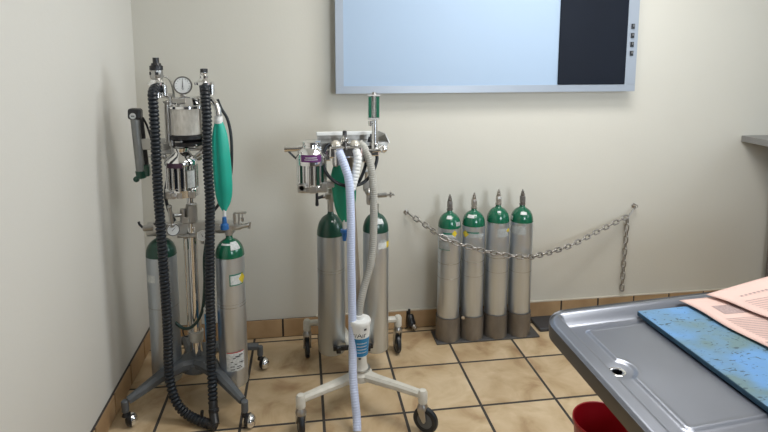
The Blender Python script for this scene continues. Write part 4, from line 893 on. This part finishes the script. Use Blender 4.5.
b = NB(); ct = TP(TW / 2 + 0.25, TD / 2, ZT - 0.055); box(b, ct, (1.1, 0.42, 0.03)); obj('under_frame', b, STEELE, T)
# blue pad
ZB = ZT - 0.018
b = NB(); q0 = V(0.655, -1.567, 0); n1, n2 = 60, 60; W_, D_ = 1.2, 0.47; th = 0.014
box(b, (q0.x + W_ / 2, q0.y - D_ / 2, ZB + th / 2), (W_, D_, th), bevel=0.003)
R_ = Matrix.Translation(q0) @ Matrix.Rotation(0.05, 4, 'Z') @ Matrix.Translation(-q0)
for v_ in b.verts: v_.co = R_ @ v_.co
for v_ in b.verts:
    if v_.co.y < -1.8 and v_.co.x < 0.8: v_.co.x -= 0.012
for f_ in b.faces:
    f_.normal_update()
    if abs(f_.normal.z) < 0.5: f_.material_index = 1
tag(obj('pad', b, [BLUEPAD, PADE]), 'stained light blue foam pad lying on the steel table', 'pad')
# newspapers
def sheet(name, label, outline, z, lift, prints):
    """outline: list of (x, y) corners, quad; slightly wavy sheet with thickness"""
    t = thing(name, label, 'newspaper', (outline[0][0], outline[0][1], z), 'pink newspaper sheets on the table')
    b = NB(); n = 30; A_, B_, C_, D_ = [V(*p, 0) for p in outline]; G = []
    def pt(s, q):
        p = (A_.lerp(B_, s)).lerp(D_.lerp(C_, s), q)
        zz = z + lift(s, q); return V(p.x + 0.003 * math.sin(9 * q + 3 * s) * (1 - s), p.y, zz)
    for i in range(n + 1): G.append([b.verts.new(pt(i / n, j / n)) for j in range(n + 1)])
    for i in range(n):
        for j in range(n): b.faces.new((G[i][j], G[i + 1][j], G[i + 1][j + 1], G[i][j + 1])).smooth = True
    o = obj('paper', b, PINK, t)
    sd = o.modifiers.new('thickness', 'SOLIDIFY'); sd.thickness = 0.0014; sd.offset = -1
    b = NB()
    for s0, s1, q0_, q1_ in prints:
        k = max(2, int((s1 - s0) * 40)); m_ = max(1, int(abs(q1_ - q0_) * 30)); gg = []
        for i in range(k + 1): gg.append([b.verts.new(pt(s0 + (s1 - s0) * i / k, q0_ + (q1_ - q0_) * j / m_) + V(0, 0, 0.0007)) for j in range(m_ + 1)])
        for i in range(k):
            for j in range(m_): b.faces.new((gg[i][j], gg[i + 1][j], gg[i + 1][j + 1], gg[i][j + 1]))
    obj('print', b, PINKG, t)
# lower sheet: s runs left to right, q runs from the back towards the viewer
random.seed(5)
pr = [(0.10, 0.42, 0.18, 0.34)] + [(0.06, 0.50, 0.42 + k * 0.028, 0.428 + k * 0.028) for k in range(14)] + [(0.03, 0.2, 0.83, 0.87)]
sheet('newspaper', 'lower pink newspaper sheet with grey picture, lying on the blue pad', [(0.803, -1.540), (1.30, -1.515), (1.33, -1.85), (0.845, -1.83)], ZB + 0.0205, lambda s, q: 0.002 + 0.0015 * math.sin(7 * q + 2 * s) * (1 - s), pr)
pr = [(0.12 + 0.035 * k, 0.14 + 0.035 * k, 0.20 - 0.002 * k, 0.225 - 0.002 * k) for k in range(20)] + [(0.08, 0.75, 0.32 + k * 0.04, 0.329 + k * 0.04) for k in range(14)]
sheet('newspaper', 'upper pink newspaper sheet folded over the blue pad and lower sheet', [(0.890, -1.535), (1.40, -1.395), (1.42, -1.80), (0.985, -1.75)], ZB + 0.0265, lambda s, q: 0.006 + 0.012 * s + 0.002 * math.sin(6 * q + 4 * s), pr)

# ------------------------------------------------------------ bucket under the table
t = thing('bucket', 'dark red plastic bucket on the floor under the steel table edge', 'bucket', (0.74, -1.22, 0))
bx, by, hz, rt = 0.768, -1.262, 0.27, 0.108
b = NB(); lathe(b, (bx, by, 0), (0, 0, 1), [(0.0, 0.001), (0, rt * 0.74), (0.003, rt * 0.76), (hz - 0.012, rt * 0.965), (hz - 0.012, rt * 1.0), (hz, rt * 1.0), (hz + 0.002, rt * 0.985), (hz, rt * 0.955), (0.006, rt * 0.73), (0.006, 0.001)], 48, closed_ends=False)
obj('body', b, REDP, t)

# ------------------------------------------------------------ counter along the right wall
t = thing('wall_counter', 'grey counter top at the far right, seen end on at the back wall', 'counter', (2.7, -0.5, 0))
b = NB(); box(b, ((2.318 + XR) / 2, -0.62, 1.040), (XR - 2.318, 1.235, 0.036), bevel=0.002); obj('worktop', b, COUNTER, t)
b = NB(); box(b, ((2.55 + XR) / 2, -0.62, 0.56), (XR - 2.55, 1.2, 0.92)); obj('body', b, CABM, t)
b = NB(); box(b, ((2.59 + XR) / 2, -0.62, 0.05), (XR - 2.59, 1.15, 0.10)); obj('plinth', b, BLACK, t)
for k in range(2):
    b = NB(); box(b, (2.541, -0.32 - 0.6 * k, 0.56), (0.018, 0.57, 0.88), bevel=0.002); dr = obj('door', b, CABM, t)
    b = NB(); cyl(b, (2.515, -0.10 - 0.6 * k, 0.6), (2.515, -0.10 - 0.6 * k, 0.75), 0.005, 10); cyl(b, (2.515, -0.10 - 0.6 * k, 0.61), (2.535, -0.10 - 0.6 * k, 0.61), 0.004, 8); cyl(b, (2.515, -0.10 - 0.6 * k, 0.74), (2.535, -0.10 - 0.6 * k, 0.74), 0.004, 8); obj('handle', b, NICKEL, dr)
